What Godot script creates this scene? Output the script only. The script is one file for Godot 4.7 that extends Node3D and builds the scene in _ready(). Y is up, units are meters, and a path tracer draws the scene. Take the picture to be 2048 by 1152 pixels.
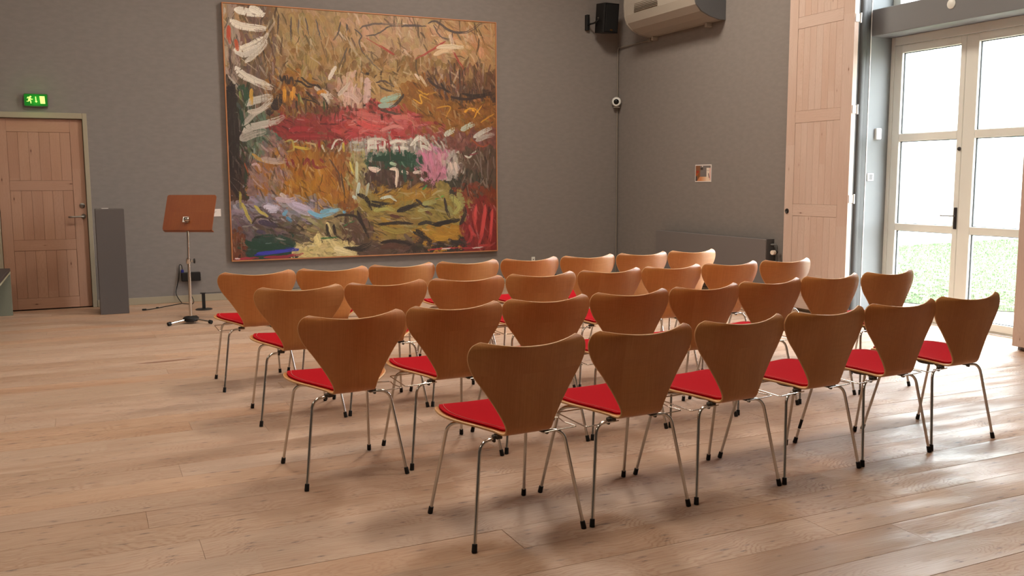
extends Node3D
# A grey gallery room: thirty beech chairs in four linked rows before a large painting, daylight from a glazed double door on the right.

const XW := 6.683        # inner face of the right wall
const ZW := -10.877      # inner face of the back wall
const XL := -5.6         # inner face of the left wall
const ZF := 3.6          # inner face of the wall behind the camera
const CEIL := 5.3
const XG := 7.14         # room side of the glazing
const Z_OPEN := -6.63    # far reveal of the door opening
const Z_NEAR := -4.80    # near reveal of the door opening

const SKY_ENERGY := 32.0
const LAMP_ENERGY := 11.0
const LAMP_COLOR := Color(1.0, 0.945, 0.875)
const EXPOSURE := 0.92

var rng := RandomNumberGenerator.new()
var M := {}
var taken := {}

# ------------------------------------------------------------------ mesh collector
class Geo:
	var v := PackedVector3Array()
	var n := PackedVector3Array()
	var t := PackedVector2Array()
	func tri(a: Vector3, b: Vector3, c: Vector3, na: Vector3, nb: Vector3, nc: Vector3, ta := Vector2.ZERO, tb := Vector2.ZERO, tc := Vector2.ZERO) -> void:
		if (b - a).cross(c - a).dot(na + nb + nc) > 0.0:
			v.append_array(PackedVector3Array([a, c, b])); n.append_array(PackedVector3Array([na, nc, nb])); t.append_array(PackedVector2Array([ta, tc, tb]))
		else:
			v.append_array(PackedVector3Array([a, b, c])); n.append_array(PackedVector3Array([na, nb, nc])); t.append_array(PackedVector2Array([ta, tb, tc]))
	func quad(a: Vector3, b: Vector3, c: Vector3, d: Vector3, na: Vector3, nb: Vector3, nc: Vector3, nd: Vector3, ta := Vector2.ZERO, tb := Vector2.ZERO, tc := Vector2.ZERO, td := Vector2.ZERO) -> void:
		tri(a, b, c, na, nb, nc, ta, tb, tc)
		tri(a, c, d, na, nc, nd, ta, tc, td)
	func mesh() -> ArrayMesh:
		var arr := []
		arr.resize(Mesh.ARRAY_MAX)
		arr[Mesh.ARRAY_VERTEX] = v
		arr[Mesh.ARRAY_NORMAL] = n
		arr[Mesh.ARRAY_TEX_UV] = t
		var m := ArrayMesh.new()
		m.add_surface_from_arrays(Mesh.PRIMITIVE_TRIANGLES, arr)
		return m

# texture coordinate of a point: across the grain in u, along it in v, in metres
func grain_uv(p: Vector3, face: int, grain: int, off: Vector2) -> Vector2:
	var axes := [0, 1, 2]
	axes.erase(face)
	if grain == face:
		return Vector2(p[axes[0]], p[axes[1]]) + off
	var across: int = axes[0] if axes[1] == grain else axes[1]
	return Vector2(p[across], p[grain]) + off

# a box with chamfered edges
func box(g: Geo, c: Vector3, s: Vector3, b := 0.003, grain := 1, off := Vector2.ZERO, xf := Transform3D.IDENTITY) -> void:
	var h := s * 0.5
	b = minf(b, minf(h.x, minf(h.y, h.z)) * 0.9)
	var corner := func(k: int, sg: Vector3) -> Vector3:
		var p := Vector3(sg.x * (h.x - b), sg.y * (h.y - b), sg.z * (h.z - b))
		p[k] = sg[k] * h[k]
		return p
	for k in 3:
		var i := (k + 1) % 3
		var j := (k + 2) % 3
		for sk in [-1.0, 1.0]:
			var nn := Vector3.ZERO
			nn[k] = sk
			var q := []
			for pr in [[-1, -1], [1, -1], [1, 1], [-1, 1]]:
				var sg := Vector3.ZERO
				sg[k] = sk; sg[i] = pr[0]; sg[j] = pr[1]
				q.append(corner.call(k, sg))
			put4(g, q, nn, c, k, grain, off, xf)
		for si in [-1.0, 1.0]:
			for sj in [-1.0, 1.0]:
				var s1 := Vector3.ZERO
				s1[i] = si; s1[j] = sj; s1[k] = -1
				var s2 := s1
				s2[k] = 1
				var nn := Vector3.ZERO
				nn[i] = si; nn[j] = sj
				put4(g, [corner.call(i, s1), corner.call(i, s2), corner.call(j, s2), corner.call(j, s1)], nn.normalized(), c, i, grain, off, xf)
	for sx in [-1.0, 1.0]:
		for sy in [-1.0, 1.0]:
			for sz in [-1.0, 1.0]:
				var sg := Vector3(sx, sy, sz)
				var nn := (xf.basis * sg).normalized()
				var q := []
				for k in 3:
					q.append(corner.call(k, sg) + c)
				g.tri(xf * q[0], xf * q[1], xf * q[2], nn, nn, nn, grain_uv(q[0], 0, grain, off), grain_uv(q[1], 0, grain, off), grain_uv(q[2], 0, grain, off))

func put4(g: Geo, q: Array, nn: Vector3, c: Vector3, face: int, grain: int, off: Vector2, xf: Transform3D) -> void:
	var w := (xf.basis * nn).normalized()
	var p := []
	for e in q:
		p.append(e + c)
	g.quad(xf * p[0], xf * p[1], xf * p[2], xf * p[3], w, w, w, w, grain_uv(p[0], face, grain, off), grain_uv(p[1], face, grain, off), grain_uv(p[2], face, grain, off), grain_uv(p[3], face, grain, off))

# a box given by its two corners
func span(g: Geo, a: Vector3, b: Vector3, bevel := 0.003, grain := 1, off := Vector2.ZERO) -> void:
	box(g, (a + b) * 0.5, (b - a).abs(), bevel, grain, off)

func rounded(pts: Array, r: float, steps := 5) -> PackedVector3Array:
	var out := PackedVector3Array([pts[0]])
	for k in range(1, pts.size() - 1):
		var p: Vector3 = pts[k]
		var a: Vector3 = pts[k - 1]
		var b: Vector3 = pts[k + 1]
		var da := minf(r, a.distance_to(p) * 0.48)
		var db := minf(r, b.distance_to(p) * 0.48)
		var p0 := p + (a - p).normalized() * da
		var p2 := p + (b - p).normalized() * db
		for s in steps + 1:
			var u := float(s) / steps
			out.append(p0.lerp(p, u).lerp(p.lerp(p2, u), u))
	out.append(pts[pts.size() - 1])
	return out

func tube(g: Geo, pts: PackedVector3Array, r: float, segs := 10, caps := true) -> void:
	var k := pts.size()
	var rings := []
	var up := Vector3.UP
	var last := Vector3.ZERO
	for i in k:
		var d := (pts[mini(i + 1, k - 1)] - pts[maxi(i - 1, 0)]).normalized()
		if i == 0:
			up = Vector3.RIGHT if absf(d.y) > 0.9 else Vector3.UP
		var side := d.cross(up).normalized()
		up = side.cross(d).normalized()
		var ring := []
		for s in segs:
			var a := TAU * s / segs
			ring.append(side * cos(a) + up * sin(a))
		rings.append(ring)
		last = d
	var len_at := 0.0
	for i in k - 1:
		var l2 := len_at + pts[i].distance_to(pts[i + 1])
		for s in segs:
			var s2 := (s + 1) % segs
			var n0: Vector3 = rings[i][s]
			var n1: Vector3 = rings[i][s2]
			var n2: Vector3 = rings[i + 1][s2]
			var n3: Vector3 = rings[i + 1][s]
			g.quad(pts[i] + n0 * r, pts[i] + n1 * r, pts[i + 1] + n2 * r, pts[i + 1] + n3 * r, n0, n1, n2, n3, Vector2(0, len_at), Vector2(0.01, len_at), Vector2(0.01, l2), Vector2(0, l2))
		len_at = l2
	if caps:
		for e in [0, k - 1]:
			var d: Vector3 = (pts[0] - pts[1]).normalized() if e == 0 else last
			for s in segs:
				g.tri(pts[e], pts[e] + rings[e][s] * r, pts[e] + rings[e][(s + 1) % segs] * r, d, d, d)

# profile of (radius, height) pairs turned about y
func lathe(g: Geo, prof: Array, segs := 20, xf := Transform3D.IDENTITY) -> void:
	var nr := []
	for i in prof.size() - 1:
		var d: Vector2 = prof[i + 1] - prof[i]
		nr.append(Vector2(d.y, -d.x).normalized())
	for i in prof.size() - 1:
		var a: Vector2 = prof[i]
		var b: Vector2 = prof[i + 1]
		var na: Vector2 = nr[i]
		var nb: Vector2 = nr[i]
		if i > 0 and nr[i - 1].dot(nr[i]) > 0.75:
			na = (nr[i - 1] + nr[i]).normalized()
		if i < nr.size() - 1 and nr[i + 1].dot(nr[i]) > 0.75:
			nb = (nr[i + 1] + nr[i]).normalized()
		for s in segs:
			var u := TAU * s / segs
			var w := TAU * (s + 1) / segs
			var c0 := Vector3(cos(u), 0, sin(u))
			var c1 := Vector3(cos(w), 0, sin(w))
			var p := [xf * (c0 * a.x + Vector3.UP * a.y), xf * (c1 * a.x + Vector3.UP * a.y), xf * (c1 * b.x + Vector3.UP * b.y), xf * (c0 * b.x + Vector3.UP * b.y)]
			var q := [xf.basis * (c0 * na.x + Vector3.UP * na.y), xf.basis * (c1 * na.x + Vector3.UP * na.y), xf.basis * (c1 * nb.x + Vector3.UP * nb.y), xf.basis * (c0 * nb.x + Vector3.UP * nb.y)]
			if a.x > 1e-5:
				g.tri(p[0], p[1], p[2], q[0], q[1], q[2])
			if b.x > 1e-5:
				g.tri(p[0], p[2], p[3], q[0], q[2], q[3])

# a polygon in local xy, thickened along local z from z0 to z1
func prism(g: Geo, poly: PackedVector2Array, z0: float, z1: float, xf := Transform3D.IDENTITY, smooth := false) -> void:
	var ix := Geometry2D.triangulate_polygon(poly)
	for e in [[z0, -1.0], [z1, 1.0]]:
		var nn: Vector3 = (xf.basis * Vector3(0, 0, e[1])).normalized()
		for k in range(0, ix.size(), 3):
			var a := poly[ix[k]]
			var b := poly[ix[k + 1]]
			var c := poly[ix[k + 2]]
			g.tri(xf * Vector3(a.x, a.y, e[0]), xf * Vector3(b.x, b.y, e[0]), xf * Vector3(c.x, c.y, e[0]), nn, nn, nn, a, b, c)
	var ccw := not Geometry2D.is_polygon_clockwise(poly)
	var m := poly.size()
	var ns := []
	for k in m:
		var d := poly[(k + 1) % m] - poly[k]
		var nn := Vector2(d.y, -d.x).normalized()
		ns.append(nn if ccw else -nn)
	for k in m:
		var a := poly[k]
		var b := poly[(k + 1) % m]
		var na: Vector2 = ns[k]
		var nb: Vector2 = ns[k]
		if smooth:
			if ns[(k + m - 1) % m].dot(na) > 0.6:
				na = (ns[(k + m - 1) % m] + na).normalized()
			if ns[(k + 1) % m].dot(nb) > 0.6:
				nb = (ns[(k + 1) % m] + nb).normalized()
		var wa := xf.basis * Vector3(na.x, na.y, 0)
		var wb := xf.basis * Vector3(nb.x, nb.y, 0)
		g.quad(xf * Vector3(a.x, a.y, z0), xf * Vector3(b.x, b.y, z0), xf * Vector3(b.x, b.y, z1), xf * Vector3(a.x, a.y, z1), wa, wb, wb, wa, Vector2(a.x + a.y, z0), Vector2(b.x + b.y, z0), Vector2(b.x + b.y, z1), Vector2(a.x + a.y, z1))

func round_rect(w: float, h: float, r: float, steps := 4) -> PackedVector2Array:
	var out := PackedVector2Array()
	for k in 4:
		var c := Vector2((w * 0.5 - r) * (1 if k == 0 or k == 3 else -1), (h * 0.5 - r) * (1 if k < 2 else -1))
		for s in steps + 1:
			var a := PI * 0.5 * (k + float(s) / steps)
			out.append(c + Vector2(cos(a), sin(a)) * r)
	return out

# ------------------------------------------------------------------ nodes
func named(parent: Node, called: String) -> String:
	var key := str(parent.get_instance_id()) + "/" + called
	var k: int = taken.get(key, 0)
	taken[key] = k + 1
	return called if k == 0 else "%s_%03d" % [called, k]

func obj(called: String, g, mat: Material, parent: Node = self) -> MeshInstance3D:
	var o := MeshInstance3D.new()
	o.name = named(parent, called)
	o.mesh = g.mesh() if g is Geo else g
	o.material_override = mat
	o.cast_shadow = GeometryInstance3D.SHADOW_CASTING_SETTING_ON
	parent.add_child(o, true)
	return o

func tag(o: Node, label: String, category := "", group := "") -> Node:
	o.set_meta("label", label)
	if category != "":
		o.set_meta("category", category)
	if group != "":
		o.set_meta("group", group)
	return o

func thing(called: String, label: String, category: String, at := Vector3.ZERO, turn := 0.0, group := "") -> Node3D:
	var o := Node3D.new()
	o.name = named(self, called)
	add_child(o, true)
	o.position = at
	o.rotation.y = turn
	tag(o, label, category, group)
	return o

func structure(called: String, label := "", at := Vector3.ZERO) -> Node3D:
	var o := Node3D.new()
	o.name = named(self, called)
	add_child(o, true)
	o.position = at
	o.set_meta("kind", "structure")
	if label != "":
		o.set_meta("label", label)
	return o

func struct_mesh(called: String, g: Geo, mat: Material, label := "") -> MeshInstance3D:
	var o := obj(called, g, mat)
	o.set_meta("kind", "structure")
	if label != "":
		o.set_meta("label", label)
	return o

# ------------------------------------------------------------------ computed textures
func stretched_noise(w: int, h: int, nw: int, nh: int, freq: float, seed_: int, octaves := 3) -> PackedByteArray:
	var f := FastNoiseLite.new()
	f.noise_type = FastNoiseLite.TYPE_SIMPLEX_SMOOTH
	f.seed = seed_
	f.frequency = freq
	f.fractal_octaves = octaves
	var im := f.get_image(nw, nh, false, false, true)
	im.convert(Image.FORMAT_L8)
	im.resize(w, h, Image.INTERPOLATE_CUBIC)
	return im.get_data()

# boards side by side, grain along the height; returns [colour image, relief image]
func wood_images(w: int, h: int, strips: int, seed_: int, light: Color, warm: Color, late: Color, ring_freq: float, ring_amount: float, streak_amount: float, knots: int, knot_color: Color) -> Array:
	var blotch := stretched_noise(w, h, w / 8, h / 24, 0.022, seed_, 3)
	var fine := stretched_noise(w, h, w, h / 64, 0.28, seed_ + 1, 2)
	var mid := stretched_noise(w, h, w / 2, h / 40, 0.07, seed_ + 2, 3)
	var wob := FastNoiseLite.new()
	wob.seed = seed_ + 3
	wob.frequency = 1.0
	var r := RandomNumberGenerator.new()
	r.seed = seed_
	var data := PackedByteArray()
	data.resize(w * h * 3)
	var relief := PackedByteArray()
	relief.resize(w * h)
	var sw := w / strips
	var cs := []
	var hs := []
	var amt := []
	for s in strips:
		cs.append(r.randf_range(-0.3, 1.3))
		hs.append(r.randf_range(0.1, 0.9))
		amt.append(r.randf_range(0.35, 1.0))
	for y in h:
		var yy := float(y) / h
		var per := []
		for s in strips:
			var c: float = (cs[s] + 0.16 * wob.get_noise_2d(yy * 2.2, s * 9.7)) * sw
			var hh: float = (hs[s] + 0.8 * wob.get_noise_2d(yy * 3.4, s * 5.3 + 40.0)) * sw * 0.8
			per.append([c, hh * hh])
		var at := y * w
		for x in w:
			var s := mini(x / sw, strips - 1)
			var pc: Array = per[s]
			var d: float = x - s * sw - pc[0]
			var b := blotch[at + x] / 255.0
			var m := mid[at + x] / 255.0
			var ph := (sqrt(d * d + pc[1]) + m * 14.0) * ring_freq
			var ring := 0.5 + 0.5 * sin(ph)
			ring = ring * ring * ring * ring_amount * amt[s]
			var st := (fine[at + x] / 255.0 - 0.5) * streak_amount
			var bb := clampf((b - 0.35) * 1.8, 0.0, 1.0)
			var cr := lerpf(light.r, warm.r, bb) + st
			var cg := lerpf(light.g, warm.g, bb) + st
			var cb := lerpf(light.b, warm.b, bb) + st
			var k := (at + x) * 3
			data[k] = int(clampf(lerpf(cr, late.r, ring), 0.0, 1.0) * 255.0)
			data[k + 1] = int(clampf(lerpf(cg, late.g, ring), 0.0, 1.0) * 255.0)
			data[k + 2] = int(clampf(lerpf(cb, late.b, ring), 0.0, 1.0) * 255.0)
			relief[at + x] = int(clampf(0.5 + st * 1.6 - ring * 0.5 + (m - 0.5) * 0.3, 0.0, 1.0) * 255.0)
	for q in knots:
		var kx := r.randf_range(0, w)
		var ky := r.randf_range(30, h - 30)
		var ra := r.randf_range(2.5, 7.0)
		var rb := ra * r.randf_range(1.1, 1.7)
		var dark := r.randf_range(0.4, 0.95)
		for y in range(int(ky - rb * 3.5), int(ky + rb * 3.5)):
			for x in range(int(kx - ra * 2.4), int(kx + ra * 2.4)):
				if x < 0 or y < 0 or x >= w or y >= h or x / sw != int(kx) / sw:
					continue
				var ex := (x - kx) / ra
				var ey := (y - ky) / rb
				var rr := sqrt(ex * ex + ey * ey)
				var halo := sqrt(ex * ex + ey * ey * 0.16)
				var f := dark * (clampf(1.35 - rr, 0.0, 1.0) * (0.7 + 0.3 * sin(rr * 9.0)) + 0.22 * clampf(1.0 - halo * 0.6, 0.0, 1.0))
				var k := (y * w + x) * 3
				data[k] = int(lerpf(data[k], knot_color.r * 255.0, f))
				data[k + 1] = int(lerpf(data[k + 1], knot_color.g * 255.0, f))
				data[k + 2] = int(lerpf(data[k + 2], knot_color.b * 255.0, f))
	return [Image.create_from_data(w, h, false, Image.FORMAT_RGB8, data), Image.create_from_data(w, h, false, Image.FORMAT_L8, relief)]

func tex(im: Image, mips := true) -> ImageTexture:
	if mips:
		im.generate_mipmaps()
	return ImageTexture.create_from_image(im)

func plain(color: Color, rough := 0.7, metal := 0.0, spec := 0.5) -> StandardMaterial3D:
	var m := StandardMaterial3D.new()
	m.albedo_color = color
	m.roughness = rough
	m.metallic = metal
	m.metallic_specular = spec
	return m

func mottled(base: Color, amount: float, freq: float, scale: Vector3, seed_: int, rough := 0.8, bump := 0.0) -> StandardMaterial3D:
	var n := FastNoiseLite.new()
	n.seed = seed_
	n.frequency = freq
	n.fractal_octaves = 5
	var im := n.get_image(512, 512, false, false, true)
	im.convert(Image.FORMAT_L8)
	var src := im.get_data()
	var out := PackedByteArray()
	out.resize(512 * 512 * 3)
	for k in src.size():
		var f := 1.0 + (src[k] / 255.0 - 0.5) * amount
		out[k * 3] = int(clampf(base.r * f, 0.0, 1.0) * 255.0)
		out[k * 3 + 1] = int(clampf(base.g * f, 0.0, 1.0) * 255.0)
		out[k * 3 + 2] = int(clampf(base.b * f, 0.0, 1.0) * 255.0)
	var m := plain(Color.WHITE, rough)
	m.albedo_texture = tex(Image.create_from_data(512, 512, false, Image.FORMAT_RGB8, out))
	m.uv1_triplanar = true
	m.uv1_world_triplanar = true
	m.uv1_scale = scale
	if bump > 0.0:
		var b := im.duplicate()
		b.convert(Image.FORMAT_RGBA8)
		b.bump_map_to_normal_map(bump)
		m.normal_enabled = true
		m.normal_texture = tex(b)
	return m

func wood_material(im: Array, scale: Vector2, tint: Color, rough: float, bump := 0.0, rough_tex: Texture2D = null, shared := {}) -> StandardMaterial3D:
	var m := plain(tint, rough)
	if not shared.has("c"):
		shared["c"] = tex(im[0])
		if bump > 0.0:
			var b: Image = im[1].duplicate()
			b.convert(Image.FORMAT_RGBA8)
			b.bump_map_to_normal_map(bump)
			shared["n"] = tex(b)
	m.albedo_texture = shared["c"]
	if shared.has("n"):
		m.normal_enabled = true
		m.normal_texture = shared["n"]
	if rough_tex:
		m.roughness_texture = rough_tex
		m.roughness_texture_channel = BaseMaterial3D.TEXTURE_CHANNEL_RED
	m.uv1_scale = Vector3(scale.x, scale.y, 1)
	return m

func make_materials() -> void:
	# walls: dull grey limewash, a little uneven
	M.wall = mottled(Color(0.508, 0.482, 0.464), 0.06, 0.03, Vector3(0.5, 1.2, 0.5), 3, 0.9)
	M.ceiling = plain(Color(0.80, 0.79, 0.76), 0.9)
	M.side_wall = mottled(Color(0.52, 0.505, 0.49), 0.12, 0.012, Vector3(0.4, 0.4, 0.4), 5, 0.9)
	M.skirting = plain(Color(0.62, 0.58, 0.50), 0.6)
	M.jamb_grey = plain(Color(0.24, 0.235, 0.225), 0.6)
	M.reveal = plain(Color(0.45, 0.46, 0.46), 0.7)
	M.beam = plain(Color(0.44, 0.445, 0.45), 0.55)
	M.trim_white = plain(Color(0.88, 0.88, 0.86), 0.45)
	# floor boards
	var fl := wood_images(1020, 2048, 5, 11, Color(0.755, 0.648, 0.562), Color(0.718, 0.594, 0.502), Color(0.620, 0.475, 0.380), 0.62, 0.60, 0.11, 230, Color(0.42, 0.35, 0.33))
	var rn := FastNoiseLite.new()
	rn.seed = 21
	rn.frequency = 0.02
	rn.fractal_octaves = 4
	var ri := rn.get_image(256, 256, false, false, true)
	ri.convert(Image.FORMAT_L8)
	var rd := ri.get_data()
	for k in rd.size():
		rd[k] = int(clampf(0.50 + (rd[k] / 255.0 - 0.5) * 0.40, 0.36, 0.72) * 255.0)
	ri = Image.create_from_data(256, 256, false, Image.FORMAT_L8, rd)
	var rt := tex(ri)
	var sh := {}
	M.floor = []
	for tint in [Color(1, 1, 1), Color(0.965, 0.955, 0.95), Color(1.0, 0.965, 0.93), Color(0.95, 0.93, 0.91), Color(0.985, 0.985, 0.985)]:
		M.floor.append(wood_material(fl, Vector2(1.0 / 1.02, 0.25), tint, 1.0, 1.6, rt, sh))
	for m in M.floor:
		m.normal_scale = 0.8
	# one board carries a long dark resin streak
	var streaked: Image = fl[0].duplicate()
	for y in range(600, 860):
		var f := (y - 600.0) / 260.0
		for x in range(408, 612):
			var d := absf(x - (408.0 + 110.0 + 12.0 * sin(f * 5.0))) / (6.0 + 30.0 * sin(f * PI))
			if d < 1.0:
				var a := (1.0 - d) * minf(1.0, 2.0 * sin(f * PI)) * 0.85
				streaked.set_pixel(x, y, streaked.get_pixel(x, y).lerp(Color(0.42, 0.24, 0.16), a))
	M.floor_streaked = wood_material([streaked, fl[1]], Vector2(1.0 / 1.02, 0.25), Color.WHITE, 1.0, 1.6, rt, {})
	M.floor_streaked.normal_scale = 0.8
	M.subfloor = plain(Color(0.16, 0.11, 0.08), 0.95)
	# beech veneer of the chairs
	var be := wood_images(512, 1024, 1, 31, Color(0.780, 0.540, 0.310), Color(0.740, 0.480, 0.250), Color(0.645, 0.395, 0.195), 0.16, 0.26, 0.065, 0, Color.BLACK)
	var sb := {}
	M.beech = []
	for k in 6:
		var tint: Color = [Color(1, 1, 1), Color(0.96, 0.93, 0.90), Color(1.03, 1.0, 0.96), Color(0.93, 0.90, 0.87), Color(1.0, 0.96, 0.95), Color(0.98, 0.98, 1.0)][k]
		var m := wood_material(be, Vector2(1.0 / 0.62, 1.0 / 1.3), tint, 0.38, 0.0, null, sb)
		m.uv1_offset = Vector3(0.17 * k, 0.29 * k, 0)
		m.clearcoat_enabled = true
		m.clearcoat = 0.25
		m.clearcoat_roughness = 0.3
		M.beech.append(m)
	M.ply_edge = plain(Color(0.83, 0.65, 0.45), 0.45)
	# pale soaped pine of the doors
	var pi_ := wood_images(512, 1024, 4, 41, Color(0.850, 0.752, 0.690), Color(0.825, 0.712, 0.642), Color(0.760, 0.635, 0.555), 0.40, 0.28, 0.05, 4, Color(0.45, 0.32, 0.25))
	var sp := {}
	M.pine = []
	for tint in [Color(0.925, 0.93, 0.94), Color(0.92, 0.92, 0.925), Color(0.93, 0.93, 0.935), Color(0.92, 0.925, 0.935)]:
		M.pine.append(wood_material(pi_, Vector2(1.6, 0.5), tint, 0.6, 0.0, null, sp))
	# back door: same pine, its dimmer light put into a darker, redder tint
	M.shaded_pine = []
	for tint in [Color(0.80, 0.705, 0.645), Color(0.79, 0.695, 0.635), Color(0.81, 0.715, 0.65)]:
		M.shaded_pine.append(wood_material(pi_, Vector2(1.6, 0.5), tint, 0.6, 0.0, null, sp))
	M.desk = wood_material(be, Vector2(1.4, 0.9), Color(0.70, 0.55, 0.44), 0.4, 0.0, null, sb)
	M.frame_wood = plain(Color(0.74, 0.50, 0.33), 0.45)
	# felt pads
	M.felt = mottled(Color(0.64, 0.08, 0.115), 0.30, 0.12, Vector3(6, 6, 6), 51, 1.0)
	M.felt.metallic_specular = 0.15
	M.thread = plain(Color(0.80, 0.45, 0.42), 0.8)
	M.chrome = plain(Color(0.80, 0.79, 0.77), 0.14, 1.0)
	M.steel = plain(Color(0.62, 0.61, 0.59), 0.3, 1.0)
	M.rubber = plain(Color(0.025, 0.024, 0.024), 0.7)
	M.bracket = plain(Color(0.26, 0.23, 0.19), 0.55)
	M.black = plain(Color(0.03, 0.03, 0.032), 0.5)
	M.dark_grille = plain(Color(0.045, 0.043, 0.042), 0.75)
	M.plinth = plain(Color(0.345, 0.318, 0.308), 0.75)
	M.bench_top = plain(Color(0.26, 0.23, 0.22), 0.6)
	M.bench_edge = plain(Color(0.62, 0.60, 0.50), 0.6)
	M.bench_panel = plain(Color(0.47, 0.48, 0.42), 0.7)
	M.door_frame = plain(Color(0.62, 0.58, 0.50), 0.55)
	M.paper = plain(Color(0.88, 0.85, 0.83), 0.8)
	M.radiator = plain(Color(0.45, 0.43, 0.425), 0.5)
	M.radiator_side = plain(Color(0.30, 0.295, 0.295), 0.5)
	M.pipe_grey = plain(Color(0.33, 0.33, 0.325), 0.45)
	M.valve = plain(Color(0.86, 0.80, 0.74), 0.45)
	M.heater = plain(Color(0.63, 0.60, 0.555), 0.5)
	M.heater_end = plain(Color(0.36, 0.37, 0.38), 0.5)
	M.heater_slot = plain(Color(0.45, 0.41, 0.36), 0.6)
	M.window_frame = plain(Color(0.87, 0.875, 0.845), 0.4)
	M.gasket = plain(Color(0.05, 0.06, 0.06), 0.6)
	M.glass = plain(Color(0.92, 0.97, 0.96, 0.06), 0.0)
	M.glass.transparency = BaseMaterial3D.TRANSPARENCY_ALPHA
	M.handle_dark = plain(Color(0.30, 0.29, 0.29), 0.35, 0.8)
	M.conduit = plain(Color(0.50, 0.47, 0.43), 0.5)
	M.sensor_white = plain(Color(0.85, 0.85, 0.83), 0.4)
	M.dome = plain(Color(0.02, 0.02, 0.022), 0.08)
	M.brass = plain(Color(0.62, 0.42, 0.20), 0.4, 0.9)
	M.blue_plug = plain(Color(0.10, 0.12, 0.45), 0.5)
	M.render_white = plain(Color(0.86, 0.87, 0.86), 0.9)
	M.out_glass = plain(Color(0.35, 0.50, 0.48), 0.1)
	M.gravel = mottled(Color(0.74, 0.70, 0.64), 0.4, 0.08, Vector3(1.5, 1.5, 1.5), 61, 0.95)
	M.lawn = mottled(Color(0.27, 0.37, 0.17), 0.5, 0.05, Vector3(0.8, 0.8, 0.8), 62, 0.95)
	M.lamp_body = plain(Color(0.12, 0.12, 0.12), 0.5)
	M.lamp_glow = plain(Color(1, 1, 1), 0.6)
	M.lamp_glow.emission_enabled = true
	M.lamp_glow.emission = LAMP_COLOR
	M.lamp_glow.emission_energy_multiplier = 1.5

# ------------------------------------------------------------------ the place
func _ready() -> void:
	rng.seed = 7
	set_camera_and_light()
	make_materials()
	build_shell()
	build_floor()
	build_openings()
	build_outside()
	build_back_door()
	build_lamps()
	build_painting()
	build_chairs()
	build_left_side()
	build_right_side()

func set_camera_and_light() -> void:
	var cam := Camera3D.new()
	cam.name = "camera"
	add_child(cam)
	cam.position = Vector3(0, 1.3627, 0)
	cam.rotation_degrees = Vector3(-6.7656, -24.9858, -0.2495)
	cam.fov = 34.998
	cam.near = 0.05
	cam.far = 200.0
	cam.current = true
	var sky_mat := ProceduralSkyMaterial.new()      # bright overcast
	sky_mat.sky_top_color = Color(0.93, 0.97, 1.0)
	sky_mat.sky_horizon_color = Color(0.96, 0.985, 1.0)
	sky_mat.sky_curve = 0.2
	sky_mat.ground_bottom_color = Color(0.35, 0.35, 0.33)
	sky_mat.ground_horizon_color = Color(0.55, 0.56, 0.55)
	var sky := Sky.new()
	sky.sky_material = sky_mat
	var env := Environment.new()
	env.background_mode = Environment.BG_SKY
	env.sky = sky
	env.background_energy_multiplier = SKY_ENERGY
	env.tonemap_mode = Environment.TONE_MAPPER_LINEAR
	env.tonemap_exposure = EXPOSURE
	env.sdfgi_enabled = true
	env.ssao_enabled = true
	env.ssil_enabled = true
	var we := WorldEnvironment.new()
	we.name = "environment"
	we.environment = env
	add_child(we)

func build_lamps() -> void:
	# lamps hung under the ceiling, above the top of the picture
	var spots := [Vector2(-3.0, -7.8), Vector2(0.6, -7.8), Vector2(4.2, -7.8), Vector2(-2.8, -3.4), Vector2(0.8, -3.4), Vector2(4.4, -3.4)]
	var where := ["above the bench", "above the music stand", "nearest the heater", "left of the chairs", "above the nearest chairs", "above the right end of the chairs"]
	for k in spots.size():
		var p: Vector2 = spots[k]
		var o := thing("ceiling_lamp", "dark round ceiling lamp " + where[k], "lamp", Vector3(p.x, CEIL - 0.35, p.y), 0, "round lamps under the ceiling")
		var g := Geo.new()
		lathe(g, [Vector2(0, 0.16), Vector2(0.10, 0.16), Vector2(0.56, 0.10), Vector2(0.58, 0.0), Vector2(0.565, 0.0), Vector2(0.56, 0.05)], 40)
		obj("lamp_housing", g, M.lamp_body, o)
		g = Geo.new()
		tube(g, PackedVector3Array([Vector3(0, 0.155, 0), Vector3(0, 0.35, 0)]), 0.012, 10)
		obj("stem", g, M.lamp_body, o)
		g = Geo.new()
		lathe(g, [Vector2(0.56, 0.03), Vector2(0, 0.03)], 40)
		obj("diffuser", g, M.lamp_glow, o)
		var l := AreaLight3D.new()
		l.name = "lamp_light"
		l.area_size = Vector2(0.92, 0.92)
		l.light_color = LAMP_COLOR
		l.light_energy = LAMP_ENERGY * [0.14, 0.70, 1.65, 0.40, 0.60, 0.75][k]
		l.shadow_enabled = true
		l.position = Vector3(0, 0.015, 0)
		l.rotation_degrees = Vector3(-90, 0, 0)
		o.add_child(l)

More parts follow.
